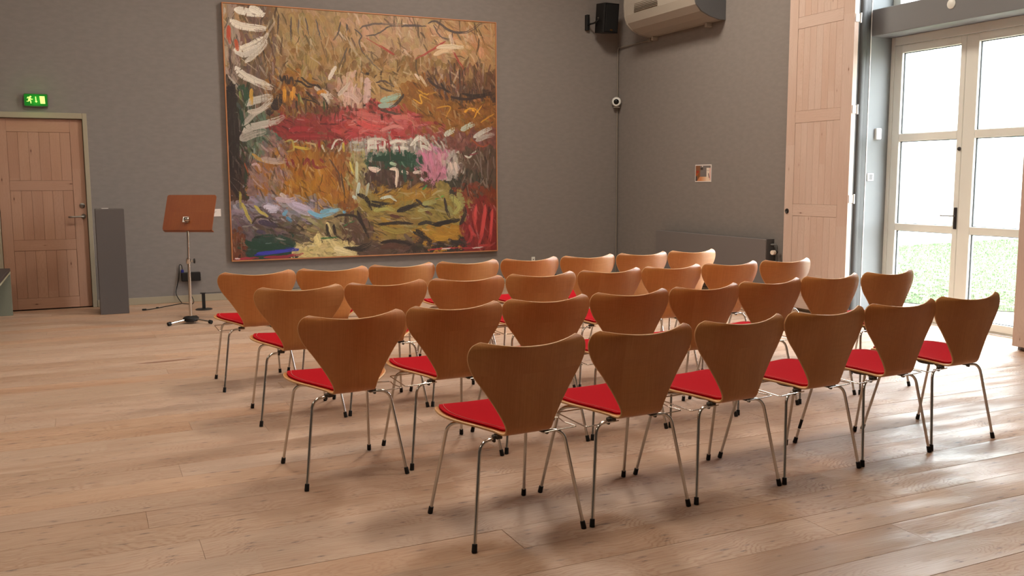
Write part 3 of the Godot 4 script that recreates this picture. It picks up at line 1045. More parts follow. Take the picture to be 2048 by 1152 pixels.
const PAINT_STROKES := [
	"e8dfcf 14 23 60 45 76 92 85 140 87",
	"efe8da 15 36 19 78 27 136 30",
	"e9e2d4 14 86 7 117 22 136 34",
	"e6ddcc 14 31 175 66 168 105 144 130 120",
	"d8d0c4 10 34 183 73 190 121 147 146 101",
	"cfc6b8 9 64 222 96 194 129 156 141 128",
	"dcd3c6 15 33 237 55 267 101 293 156 318",
	"d8d0c0 7 44 250 85 284 148 305",
	"b9b0a4 14 48 494 80 471 136 456 193 427",
	"c5beb2 14 59 385 99 365 155 350",
	"b5aca0 10 49 467 89 420 154 373",
	"a99f94 17 39 522 79 498 127 484",
	"bdb2a4 10 66 412 113 402 154 355",
	"2a201c 19 24 305 17 377 20 485 17 613 18 696",
	"1f1714 14 15 314 11 341",
	"2b211e 17 157 401 172 363 179 336",
	"33261f 12 133 419 153 401",
	"2c4a34 10 38 318 61 319 64 357 52 403",
	"24402f 7 43 403 51 449 44 485",
	"c89a3c 7 84 320 81 384",
	"b8472c 8 15 82 17 153",
	"c2532f 7 37 134 44 178",
	"7e8f4c 5 45 331 47 367",
	"4a3a34 3 184 26 179 108",
	"4e4440 3 227 32 224 114 226 141",
	"6a5e58 3 251 40 251 103",
	"544a46 3 276 33 287 101",
	"5a504a 3 313 35 321 81 330 117",
	"4a403c 3 400 39 390 86 373 115",
	"4c4440 3 425 46 421 84",
	"4f4642 3 450 63 475 90 466 118 491 174",
	"554a44 3 492 89 536 77 580 45 633 37",
	"5a4c46 4 467 62 510 41 563 35 624 33",
	"4a3f3c 5 624 41 669 34 723 32",
	"4c403c 5 728 21 760 9 805 40 843 50 890 43 937 7 966 0",
	"5c4c46 3 750 25 777 71 814 79",
	"5a4640 3 824 49 822 118 833 146",
	"9c3a30 4 823 122 851 175 870 204",
	"9c3a30 4 796 90 740 132 676 174",
	"a0402f 3 544 123 596 159 492 98",
	"5a4c40 3 423 140 405 187 387 226",
	"6a5a4a 3 491 164 516 201 542 228",
	"d0b8a0 8 815 59 824 108",
	"d6bfa2 7 768 111 814 118 870 105",
	"cbb08c 10 749 151 795 129 833 132",
	"d8c8b8 8 353 274 370 236 379 221",
	"cfc0b2 10 310 313 343 330 368 348",
	"c9b8a8 8 385 338 429 280",
	"2a211e 5 489 242 502 244",
	"2a211e 5 480 288 493 289",
	"2a211e 5 488 335 501 337",
	"2a211e 4 477 374 487 373",
	"c4a49c 14 493 259 493 306 487 364",
	"c7a89e 10 402 328 436 337 461 365",
	"4a3a34 4 524 277 559 271 594 293",
	"4a3c34 4 532 286 558 304 594 313",
	"92b0a0 12 540 353 575 342 620 326",
	"9ab4a6 10 531 372 566 371 602 366",
	"3a302a 6 629 321 611 351 575 381",
	"4a3a30 5 539 391 583 400 628 409",
	"3c2c22 4 205 261 212 298 221 270 232 306 246 269",
	"33261e 4 254 268 286 295 319 303",
	"33261e 4 228 334 252 352 284 360 317 369",
	"3a2a1e 4 302 294 326 331 342 358",
	"c07f28 7 196 307 194 372",
	"cf9440 7 228 306 227 353",
	"a8a060 5 244 333 259 379",
	"4c3a28 4 268 351 269 426",
	"d8a030 3 684 300 720 318 757 307",
	"d8a030 3 665 339 701 358 692 319 738 347",
	"d09428 3 756 376 812 365 793 415",
	"d8a030 3 869 383 907 372 946 412",
	"e0a030 5 869 388 883 383",
	"e0a030 5 902 378 912 382",
	"d89a2c 3 907 413 946 351",
	"d89a2c 3 936 432 994 391",
	"3a2a24 6 721 250 766 287 813 305",
	"33241e 6 813 325 869 333 927 322 995 304",
	"42302a 4 813 216 816 295",
	"3e2c26 4 851 205 854 304",
	"4a3028 4 748 239 775 297",
	"6e4a3a 3 937 211 942 291",
	"d0b898 6 693 241 711 270 720 284",
	"d6c0a8 6 675 232 693 260",
	"c8504c 12 451 441 503 460 556 468",
	"b8605a 10 435 403 486 412 539 420",
	"c8807a 8 538 478 591 458 627 467",
	"c06a60 10 583 419 646 418 682 457",
	"9a2c30 10 207 483 248 473 298 482",
	"8e2a2c 12 198 511 281 505 364 509",
	"c0c4b6 11 788 490 811 475 830 464",
	"b4beb0 11 854 469 888 448 912 438",
	"c8c8c0 10 906 499 945 473 984 457",
	"b0a8a0 10 916 514 955 493 994 482",
	"9a4a2a 3 897 504 945 539 994 503",
	"cfcabc 5 484 518 528 510 564 517",
	"d8d4c8 5 493 518 492 566",
	"cac4b6 5 520 517 515 568",
	"d2cdc0 5 555 517 551 566",
	"cfc8b8 5 577 527 617 517 649 521",
	"c6c0b2 5 590 527 586 571",
	"cfc9bc 5 626 526 622 571",
	"d8d4ca 5 663 516 690 496 718 516",
	"cfcabf 4 672 526 668 566",
	"d2ccc0 4 690 516 699 565",
	"c8c0b0 4 718 516 736 555",
	"c0b8aa 4 746 515 773 545",
	"bab4a6 4 773 515 792 555",
	"a89a50 4 190 530 215 520 222 558 197 567",
	"b4b0a0 3 222 529 239 520",
	"b8a070 4 264 529 296 538 296 567",
	"d8d4c8 4 355 557 373 519 398 518",
	"cfc9bc 4 380 566 398 528",
	"c0bca8 4 322 538 329 567",
	"7a2a2a 5 192 595 203 633",
	"7a2a2a 5 213 595 224 633",
	"7c2c2c 6 253 623 270 595 278 628",
	"7c2c2c 6 287 595 294 628 336 629",
	"7c2c2c 5 312 595 328 614",
	"5c4030 4 346 595 378 653 386 711",
	"4a3828 4 387 653 402 759",
	"b8904c 7 76 577 115 604 179 614",
	"b09a90 12 108 595 147 604 196 604",
	"c0a0a0 5 75 623 95 618 106 646",
	"a0522c 3 52 613 66 669",
	"a89ab0 12 200 765 232 785 273 805",
	"b4a8bc 10 184 755 232 804 273 824",
	"b8b4c8 12 118 782 142 792 166 792",
	"bcb8cc 10 126 801 158 806",
	"6aa4c4 8 174 826 191 803",
	"5a98bc 9 265 805 298 829 315 840",
	"72acc8 8 307 815 341 807 366 812",
	"88bcd0 7 341 811 384 803",
	"5c9cc0 7 392 818 401 813",
	"4a86b0 7 190 831 206 851",
	"c0aab4 10 151 754 192 765 225 756",
	"c8b8b4 8 168 736 192 755",
	"b8a850 6 39 771 53 818 68 855",
	"c0b050 6 78 781 101 810 125 829",
	"a89a48 5 32 724 33 798",
	"3a2e26 4 68 855 93 828 141 839",
	"3a2e28 4 125 838 156 868 189 879",
	"463a50 10 92 847 124 857 156 868",
	"4a4058 8 83 884 115 895",
	"2a2a90 7 72 983 121 976 186 969 228 967",
	"2c2c9c 7 96 975 153 965 211 958",
	"9a2c3c 6 104 994 186 992 244 982",
	"a83040 5 4 996 56 994 88 994",
	"d8d0c8 3 8 992 24 995",
	"d8c88a 10 288 911 295 941 303 960",
	"dccb90 10 339 904 355 953 406 980",
	"e0d0a0 10 354 973 406 985 441 992",
	"d8c890 7 331 855 347 904",
	"2a241e 6 331 864 338 913 372 934",
	"2a241e 5 357 836 392 827 444 839 477 909",
	"2e261e 6 389 964 441 967 486 949",
	"2a201a 5 296 902 312 941",
	"2a201a 6 444 809 461 859 486 929",
	"3a6a3c 3 391 876 443 849",
	"3a6a3c 3 304 922 373 920",
	"d0bc5c 5 422 605 438 673",
	"c8d0b0 6 448 605 446 692",
	"b8c8c0 7 455 692 445 751",
	"c0d0c8 7 428 750 445 760",
	"a8b0a0 5 490 693 480 751",
	"e0c8b8 8 491 629 517 644 535 634",
	"dcc4b4 7 571 635 598 640 592 704",
	"e0ccbc 7 616 645 643 655",
	"d8c8bc 7 661 650 698 650",
	"c8ccc8 6 688 675 702 685",
	"a8c0a0 7 571 610 598 620",
	"244230 10 518 595 589 587 662 595",
	"284a38 8 625 635 633 694",
	"2a4e3a 8 662 605 698 635",
	"3a8a4a 4 697 725 716 706",
	"c87898 7 699 565 717 615",
	"cc809c 7 726 565 744 635",
	"d494a8 7 764 565 773 616",
	"d8c0b4 7 810 606 819 656",
	"d6c4b8 7 829 606 838 656",
	"d0d0c0 4 868 575 887 585 916 555",
	"7a6a62 3 935 585 941 678",
	"7a6a62 3 964 596 964 688",
	"8a3a44 3 887 575 925 565",
	"a8a45a 10 506 811 550 802 586 813",
	"c8d8d0 6 533 762 569 753 596 773",
	"2a2420 5 498 771 551 782 587 783",
	"2a2420 7 595 813 650 795 687 776",
	"2e2824 6 669 765 705 796 743 807",
	"2a2420 7 733 878 789 865 847 856",
	"2c2622 8 677 876 714 867 770 884",
	"2a2420 8 658 906 695 928 732 950",
	"2e2420 6 531 871 604 864 658 870",
	"58322a 7 568 833 622 844",
	"58322a 6 696 806 733 837",
	"8a8450 14 809 748 837 789 828 830",
	"929058 14 838 738 857 779 847 820",
	"8c8a50 12 799 798 818 840",
	"9a9a60 10 696 786 752 777",
	"a8a468 7 677 816 733 807",
	"6ab04a 3 771 757 783 753",
	"5a8a3c 3 748 767 762 762",
	"b08428 10 732 919 789 931 837 923",
	"b88c28 10 741 940 798 942",
	"a88430 10 532 841 567 872 622 879",
	"9a8a40 10 531 881 585 903 640 900",
	"302820 8 846 882 866 841 866 800",
	"302820 7 808 953 865 966",
	"b04038 7 915 791 905 853 919 916",
	"c24844 7 954 792 944 864 934 927 924 968",
	"c84c48 7 983 813 978 886 968 970",
	"b83c3a 6 885 883 895 936 875 966",
	"c04644 6 895 915 914 936",
	"b83c3a 5 924 979 983 976",
	"7a2420 7 895 821 885 883",
	"b4323c 3 713 988 769 984 846 983",
	"d8d0c8 3 769 986 807 984",
	"d8d0c8 3 894 986 943 984",
	"a8303a 3 855 986 904 984",
	"5a3a2c 12 530 971 584 963 639 976",
	"6a5648 8 621 915 657 956",
	"2e2018 4 181 262 188 289 197 266 204 298 215 270",
	"2a1c14 4 229 283 253 287 277 305 310 299",
	"33241a 5 269 323 293 351 317 378",
	"33241a 4 311 294 327 321 342 368",
	"3a2a1c 4 235 362 238 408",
	"2e2218 4 343 349 346 396",
	"d8ccbc 7 318 322 343 349 351 372",
	"e0d4c4 7 353 264 370 236 381 218",
	"c8b8a8 7 302 304 326 331",
	"4a5a30 4 244 333 244 380",
	"3a4a24 4 334 359 335 406",
	"c07a20 8 310 331 327 321 343 330",
	"d89a30 7 196 317 196 363",
	"d09030 7 220 325 220 362",
	"dcd8cc 9 484 527 537 522",
	"d0ccc0 8 493 547 554 544",
	"dcd8cc 7 564 532 599 517 644 528",
	"d4d0c4 7 590 546 644 548",
	"e0dcd0 7 653 536 690 506 718 531",
	"ccc8bc 7 690 536 736 555",
	"8e2a2e 4 568 517 572 566",
	"8e2a2e 3 608 536 611 571",
	"8e2a2e 3 528 532 527 571",
	"b8b4a8 6 432 528 467 523",
	"b8b8ac 6 436 557 475 556",
	"c8b040 5 398 528 401 566",
	"c0a840 5 222 548 279 557",
	"8a2428 5 314 519 313 567",
	"241e1a 7 489 781 524 792 560 788",
	"241e1a 7 595 818 641 805 687 786",
	"241e1a 8 667 896 695 917 713 939",
	"221c18 8 742 883 789 870 847 861",
	"261e1a 6 522 871 585 868 649 873",
	"221a16 9 445 741 480 761 497 811",
	"2a221c 7 406 965 459 978 494 959",
	"241c18 6 357 865 360 904 381 925",
	"2a201a 7 530 951 584 943 648 966",
	"e4d6a4 10 354 963 406 980",
	"e0d090 9 296 902 304 951",
	"5e4638 15 408 867 443 888 468 928",
	"3a3aa8 8 80 977 153 971 228 963",
	"1e4030 14 42 930 105 951 211 947",
	"c0b4cc 11 208 774 257 795 290 815",
	"d0c8d8 9 110 786 158 797",
	"7ab4d0 8 265 809 315 830 375 807",
	"d04c48 8 954 802 944 885 929 968",
	"d4504c 7 915 801 909 884",
	"cc4844 7 983 824 973 960",
	"d8c4a4 9 759 121 814 108 870 115",
	"30241c 6 860 309 917 317 985 300",
	"2c2018 5 776 267 794 296 813 310",
	"a8a45c 12 814 758 847 800 823 835",
	"302620 6 785 762 794 819 808 850",
	"dcc8b4 7 571 637 599 643 595 714",
	"e4d0c0 7 496 632 535 639",
	"1f3c2c 10 501 595 589 590 671 605",
]

const PW := 1150
const PH := 1000
var pb := PackedByteArray()

func dab(x: int, y: int, c: Color, a: float) -> void:
	if x < 0 or y < 0 or x >= PW or y >= PH:
		return
	var k := (y * PW + x) * 3
	pb[k] = int(lerpf(pb[k], c.r * 255.0, a))
	pb[k + 1] = int(lerpf(pb[k + 1], c.g * 255.0, a))
	pb[k + 2] = int(lerpf(pb[k + 2], c.b * 255.0, a))

# one loaded brush drawn along a line: many bristles, each with its own tone, some running dry
func brush(pts: PackedVector2Array, width: float, c: Color, r: RandomNumberGenerator, opacity := 0.85) -> void:
	var n := maxi(2, int(width))
	var tone := []
	var dry := []
	for b in n:
		var f := r.randf_range(0.86, 1.10)
		tone.append(Color(minf(c.r * f, 1.0), minf(c.g * f, 1.0), minf(c.b * f, 1.0)))
		dry.append(r.randf_range(0.55, 1.25))
	var total := 0.0
	for k in pts.size() - 1:
		total += pts[k].distance_to(pts[k + 1])
	if total < 1.0:
		return
	var done := 0.0
	for k in pts.size() - 1:
		var d := pts[k + 1] - pts[k]
		var l := d.length()
		if l < 0.5:
			continue
		var u := d / l
		var s := Vector2(-u.y, u.x)
		var step := 0.0
		while step < l:
			var p := pts[k] + u * step
			var f := (done + step) / total
			var thin := sqrt(clampf(minf(f * 6.0, (1.0 - f) * 4.0 + 0.25), 0.0, 1.0))
			for b in n:
				if f > dry[b]:
					continue
				var o := (b - n * 0.5 + 0.5) * thin
				dab(int(p.x + s.x * o), int(p.y + s.y * o), tone[b], opacity)
			step += 0.8
		done += l

func painting_texture() -> ImageTexture:
	var r := RandomNumberGenerator.new()
	r.seed = 404
	# underpainting: patches of the ground colours, broken up by noise
	var zones := []
	for line in PAINT_GROUND:
		var e: PackedStringArray = line.split(" ")
		zones.append([Color.html(e[0]), float(e[1]), float(e[2]), 1.0 / maxf(float(e[3]), 1.0), 1.0 / maxf(float(e[4]), 1.0)])
	var nz := FastNoiseLite.new()
	nz.seed = 12
	nz.frequency = 0.012
	nz.fractal_octaves = 3
	var bs := 4
	var small := Image.create(PW / bs, PH / bs, false, Image.FORMAT_RGB8)
	for by in PH / bs:
		for bx in PW / bs:
			var px := (bx * bs + 60.0 * nz.get_noise_2d(bx * bs, by * bs) + r.randf_range(-9, 9)) * 1000.0 / PW
			var py := (by * bs + 70.0 * nz.get_noise_2d(bx * bs + 900.0, by * bs) + r.randf_range(-9, 9)) * 1000.0 / PH
			var best := 9e9
			var c := Color(0.45, 0.34, 0.24)
			for z in zones:
				var dx: float = (px - z[1]) * z[3]
				var dy: float = (py - z[2]) * z[4]
				var d := dx * dx + dy * dy
				if d < best:
					best = d
					c = z[0]
			var f := 0.92 + 0.22 * nz.get_noise_2d(bx * bs * 3.0, by * bs * 3.0)
			small.set_pixel(bx, by, Color(c.r * f, c.g * f, c.b * f))
	small.resize(PW, PH, Image.INTERPOLATE_CUBIC)
	pb = small.get_data()
	for pass_ in 2:
		for line in PAINT_GROUND:
			var e: PackedStringArray = line.split(" ")
			var base := Color.html(e[0])
			var jit := float(e[9]) / 255.0
			var many := int(int(e[8]) * (0.9 if pass_ == 0 else 0.32))
			for k in many:
				var a := r.randf() * TAU
				var q := sqrt(r.randf()) * 1.12
				var p := Vector2(float(e[1]) + cos(a) * q * float(e[3]), float(e[2]) + sin(a) * q * float(e[4]))
				p = Vector2(p.x * PW / 1000.0, p.y * PH / 1000.0)
				var an := deg_to_rad(float(e[5]) + r.randfn(0.0, 20.0))
				var ln := float(e[6]) * r.randf_range(0.35, 0.85) * (1.0 if pass_ == 0 else 0.9)
				var dv := Vector2(cos(an), sin(an)) * ln * 0.5
				var bend := Vector2(-dv.y, dv.x) * r.randf_range(-0.22, 0.22)
				var j := r.randfn(0.0, jit * 0.55)
				var c := Color(clampf(base.r + j + r.randfn(0, jit * 0.3), 0, 1), clampf(base.g + j + r.randfn(0, jit * 0.22), 0, 1), clampf(base.b + j + r.randfn(0, jit * 0.3), 0, 1))
				var wd := float(e[7]) * r.randf_range(0.9, 2.0)
				var op := 0.62
				if pass_ == 1:
					# smaller accents drawn into the wet ground
					wd = r.randf_range(2.0, 9.0)
					c = c.darkened(r.randf_range(0.25, 0.6)) if r.randf() < 0.5 else c.lightened(r.randf_range(0.12, 0.4))
					op = 0.55
				brush(PackedVector2Array([p - dv, p + bend, p + dv]), wd, c, r, op)
	for line in PAINT_STROKES:
		var e: PackedStringArray = line.split(" ")
		var pts := PackedVector2Array()
		for k in range(2, e.size(), 2):
			pts.append(Vector2(float(e[k]) * PW / 1000.0, float(e[k + 1]) * PH / 1000.0))
		# a hand's wobble between the given points
		var soft := PackedVector2Array()
		for k in pts.size():
			var a := pts[maxi(k - 1, 0)]
			var b := pts[k]
			var c := pts[mini(k + 1, pts.size() - 1)]
			var d := pts[mini(k + 2, pts.size() - 1)]
			if k == pts.size() - 1:
				soft.append(b)
				break
			for s in 5:
				soft.append(b.cubic_interpolate(c, a, d, s / 5.0) + Vector2(r.randfn(0, 1.0), r.randfn(0, 1.0)))
		brush(soft, float(e[1]) * 2.1, Color.html(e[0]), r, 0.86)
	# thin paint runs
	for k in 260:
		var x := r.randf_range(20, PW - 20)
		var y := r.randf_range(0.28, 0.75) * PH
		var at := (int(y) * PW + int(x)) * 3
		var c := Color(pb[at] / 255.0, pb[at + 1] / 255.0, pb[at + 2] / 255.0)
		c = c.lightened(0.12) if r.randf() < 0.5 else c.darkened(0.2)
		brush(PackedVector2Array([Vector2(x, y), Vector2(x + r.randf_range(-2, 2), y + r.randf_range(15, 70))]), r.randf_range(1.5, 3.5), c, r, 0.55)
	var im := Image.create_from_data(PW, PH, false, Image.FORMAT_RGB8, pb)
	return tex(im)

func build_painting() -> void:
	var x1 := 1.500
	var x2 := 4.841
	var y1 := 0.441
	var y2 := 3.337
	var o := thing("painting", "huge abstract landscape painting in ochre, red and white, thin wooden frame", "painting", Vector3((x1 + x2) * 0.5, (y1 + y2) * 0.5, ZW))
	var w := x2 - x1
	var h := y2 - y1
	var m := plain(Color.WHITE, 0.55)
	m.albedo_texture = painting_texture()
	var g := Geo.new()
	var nn := Vector3(0, 0, 1)
	var a := w * 0.5 - 0.014
	var b := h * 0.5 - 0.014
	g.quad(Vector3(-a, -b, 0.050), Vector3(a, -b, 0.050), Vector3(a, b, 0.050), Vector3(-a, b, 0.050), nn, nn, nn, nn, Vector2(0, 1), Vector2(1, 1), Vector2(1, 0), Vector2(0, 0))
	for e in [[Vector3(-a, -b, 0), Vector3(a, -b, 0), Vector3(0, -1, 0)], [Vector3(-a, b, 0), Vector3(a, b, 0), Vector3(0, 1, 0)], [Vector3(-a, -b, 0), Vector3(-a, b, 0), Vector3(-1, 0, 0)], [Vector3(a, -b, 0), Vector3(a, b, 0), Vector3(1, 0, 0)]]:
		var up := Vector3(0, 0, 0.05)
		var z := Vector3(0, 0, 0.012)
		g.quad(e[0] + z, e[1] + z, e[1] + up, e[0] + up, e[2], e[2], e[2], e[2])
	obj("canvas", g, m, o)
	for e in [[Vector3(-w * 0.5, h * 0.5 - 0.012, 0.008), Vector3(w * 0.5, h * 0.5, 0.058), 0], [Vector3(-w * 0.5, -h * 0.5, 0.008), Vector3(w * 0.5, -h * 0.5 + 0.012, 0.058), 0], [Vector3(-w * 0.5, -h * 0.5 + 0.012, 0.008), Vector3(-w * 0.5 + 0.012, h * 0.5 - 0.012, 0.058), 1], [Vector3(w * 0.5 - 0.012, -h * 0.5 + 0.012, 0.008), Vector3(w * 0.5, h * 0.5 - 0.012, 0.058), 1]]:
		g = Geo.new()
		span(g, e[0], e[1], 0.002, e[2])
		obj("frame_strip", g, M.frame_wood, o)
	g = Geo.new()
	span(g, Vector3(-w * 0.5 + 0.013, -h * 0.5 + 0.013, 0.0), Vector3(w * 0.5 - 0.013, h * 0.5 - 0.013, 0.012), 0.0)
	obj("backing", g, M.frame_wood, o)

# ------------------------------------------------------------------ chairs
# shell seen along its middle: height, depth (minus = towards the front), half width, forward curl of the edges, rise of the edges
const SHELL := [
	[0.406, -0.478, 0.080, 0.0, 0.000], [0.421, -0.468, 0.138, 0.0, 0.002], [0.434, -0.446, 0.180, 0.0, 0.005], [0.442, -0.405, 0.210, 0.0, 0.009],
	[0.441, -0.340, 0.232, 0.0, 0.013], [0.435, -0.270, 0.238, 0.0, 0.018], [0.427, -0.200, 0.216, 0.0, 0.020], [0.420, -0.140, 0.163, 0.0, 0.014],
	[0.414, -0.090, 0.114, 0.0, 0.006], [0.413, -0.055, 0.101, 0.0, 0.002], [0.419, -0.024, 0.097, -0.003, 0.0], [0.435, -0.006, 0.097, -0.006, 0.0],
	[0.458, 0.001, 0.103, -0.009, 0.0], [0.500, 0.005, 0.124, -0.014, 0.0], [0.550, 0.009, 0.154, -0.021, 0.0], [0.600, 0.015, 0.188, -0.030, 0.001],
	[0.645, 0.021, 0.222, -0.039, 0.003], [0.682, 0.028, 0.242, -0.046, 0.006], [0.711, 0.033, 0.2495, -0.051, 0.010], [0.733, 0.038, 0.245, -0.054, 0.014],
	[0.748, 0.041, 0.230, -0.055, 0.018], [0.755, 0.043, 0.202, -0.055, 0.021]]

func shell_row(f: float) -> Array:
	var k := clampi(int(f), 0, SHELL.size() - 2)
	var u := f - k
	var out := []
	for c in 5:
		out.append(cubic_interpolate(SHELL[k][c], SHELL[k + 1][c], SHELL[maxi(k - 1, 0)][c], SHELL[mini(k + 2, SHELL.size() - 1)][c], u))
	return out

func shell_point(f: float, u: float, inset := 0.0, squeeze := 1.0) -> Vector3:
	var r := shell_row(f)
	var w: float = maxf(r[2] - inset, 0.004) * squeeze
	var e: float = u * w / maxf(r[2], 0.001)
	return Vector3(u * w, r[0] + r[4] * e * e, r[1] + r[3] * e * e)

func shell_normal(f: float, u: float, inset := 0.0) -> Vector3:
	var top := SHELL.size() - 1.0
	var a := shell_point(clampf(f + 0.05, 0, top), u, inset) - shell_point(clampf(f - 0.05, 0, top), u, inset)
	var b := shell_point(f, minf(u + 0.05, 1.0), inset) - shell_point(f, maxf(u - 0.05, -1.0), inset)
	return a.cross(b).normalized()     # up on the seat, forward on the back

func shell_meshes() -> Array:
	var g := Geo.new()
	var nr := 63
	var nc := 18
	var th := 0.0048
	var P := []
	var N := []
	var T := []
	var along := 0.0
	for i in nr + 1:
		var f := (SHELL.size() - 1.0) * i / nr
		var pr := []
		var nn := []
		var tt := []
		if i > 0:
			along += shell_point(f, 0).distance_to(shell_point((SHELL.size() - 1.0) * (i - 1) / nr, 0))
		for j in nc + 1:
			var u := -1.0 + 2.0 * j / nc
			pr.append(shell_point(f, u))
			nn.append(shell_normal(f, u))
			tt.append(Vector2(pr[j].x, along))
		P.append(pr); N.append(nn); T.append(tt)
	for i in nr:
		for j in nc:
			for side in [1.0, -1.0]:
				var q := []
				for e in [[i, j], [i + 1, j], [i + 1, j + 1], [i, j + 1]]:
					q.append([P[e[0]][e[1]] + N[e[0]][e[1]] * th * side, N[e[0]][e[1]] * side, T[e[0]][e[1]]])
				g.quad(q[0][0], q[1][0], q[2][0], q[3][0], q[0][1], q[1][1], q[2][1], q[3][1], q[0][2], q[1][2], q[2][2], q[3][2])
	# rounded rim all the way round: the cut plywood edge
	var face := g
	g = Geo.new()
	var rim := []
	for i in nr + 1: rim.append([i, 0])
	for j in range(1, nc + 1): rim.append([nr, j])
	for i in range(nr - 1, -1, -1): rim.append([i, nc])
	for j in range(nc - 1, 0, -1): rim.append([0, j])
	var m := rim.size()
	var outs := []
	for k in m:
		var a: Array = rim[(k + m - 1) % m]
		var b: Array = rim[(k + 1) % m]
		var c: Array = rim[k]
		var d: Vector3 = P[b[0]][b[1]] - P[a[0]][a[1]]
		var o := d.cross(N[c[0]][c[1]]).normalized()
		var inward: Vector3 = Vector3(0, 0.43 if c[0] < 30 else 0.62, -0.28 if c[0] < 30 else 0.0) - P[c[0]][c[1]]
		outs.append(o if o.dot(inward) < 0 else -o)
	for k in m:
		var k2 := (k + 1) % m
		var c: Array = rim[k]
		var d: Array = rim[k2]
		var pa: Vector3 = P[c[0]][c[1]]
		var pb2: Vector3 = P[d[0]][d[1]]
		var na: Vector3 = N[c[0]][c[1]]
		var nb: Vector3 = N[d[0]][d[1]]
		var oa: Vector3 = outs[k]
		var ob: Vector3 = outs[k2]
		var prev_a := pa + na * th
		var prev_b := pb2 + nb * th
		var pna := na
		var pnb := nb
		for s in range(1, 5):
			var an := PI * s / 4.0
			var ca := pa + na * th * cos(an) + oa * 0.0035 * sin(an)
			var cb := pb2 + nb * th * cos(an) + ob * 0.0035 * sin(an)
			var cna := (na * cos(an) + oa * sin(an)).normalized()
			var cnb := (nb * cos(an) + ob * sin(an)).normalized()
			g.quad(prev_a, prev_b, cb, ca, pna, pnb, cnb, cna, T[c[0]][c[1]], T[d[0]][d[1]], T[d[0]][d[1]], T[c[0]][c[1]])
			prev_a = ca; prev_b = cb; pna = cna; pnb = cnb
	return [face.mesh(), g.mesh()]

# felt pad that follows the seat; f runs over the seat part of the shell
func pad_row(v: float) -> Array:      # [f, squeeze]
	var f := lerpf(1.25, 9.15, v)
	var e := minf(v / 0.12, (1.0 - v) / 0.10)
	var sq := 1.0 if e >= 1.0 else sqrt(maxf(0.0, 1.0 - (1.0 - e) * (1.0 - e)))
	return [f, maxf(sq, 0.05)]

func pad_mesh() -> ArrayMesh:
	var g := Geo.new()
	var nr := 30
	var nc := 14
	var lift := [0.0052, 0.0132, 0.0150]
	var base := []
	var topv := []
	var nor := []
	for i in nr + 1:
		var pr := pad_row(float(i) / nr)
		var a := []
		var b := []
		var c := []
		for j in nc + 1:
			var u := -1.0 + 2.0 * j / nc
			var n0 := shell_normal(pr[0], u, 0.02)
			var p := shell_point(pr[0], u, 0.015, pr[1])
			var rimf := minf(1.0, minf(minf(i, nr - i) / 2.0, minf(j, nc - j) / 1.5))
			a.append(p + n0 * lift[0])
			b.append(p + n0 * lerpf(lift[1], lift[2], rimf))
			c.append(n0)
		base.append(a); topv.append(b); nor.append(c)
	for i in nr:
		for j in nc:
			g.quad(topv[i][j], topv[i + 1][j], topv[i + 1][j + 1], topv[i][j + 1], nor[i][j], nor[i + 1][j], nor[i + 1][j + 1], nor[i][j + 1])
	var rim := []
	for i in nr + 1: rim.append([i, 0])
	for j in range(1, nc + 1): rim.append([nr, j])
	for i in range(nr - 1, -1, -1): rim.append([i, nc])
	for j in range(nc - 1, 0, -1): rim.append([0, j])
	for k in rim.size():
		var c: Array = rim[k]
		var d: Array = rim[(k + 1) % rim.size()]
		var o: Vector3 = (base[c[0]][c[1]] + base[d[0]][d[1]]) * 0.5 - Vector3(0, 0.44, -0.27)
		o.y = 0
		o = o.normalized()
		g.quad(base[c[0]][c[1]], base[d[0]][d[1]], topv[d[0]][d[1]], topv[c[0]][c[1]], o, o, o, o)
	return g.mesh()

func stitch_mesh() -> ArrayMesh:
	var g := Geo.new()
	var pts := PackedVector3Array()
	for side in [-1.0, 1.0]:
		for i in 41:
			var v := lerpf(0.05, 0.95, i / 40.0)
			if side > 0:
				v = 1.0 - v
			var pr := pad_row(v)
			pts.append(shell_point(pr[0], side * 0.999, 0.028, pr[1] * 0.97) + shell_normal(pr[0], side * 0.9, 0.02) * 0.0150)
	pts.append(pts[0])
	tube(g, pts, 0.0011, 5, false)
	return g.mesh()

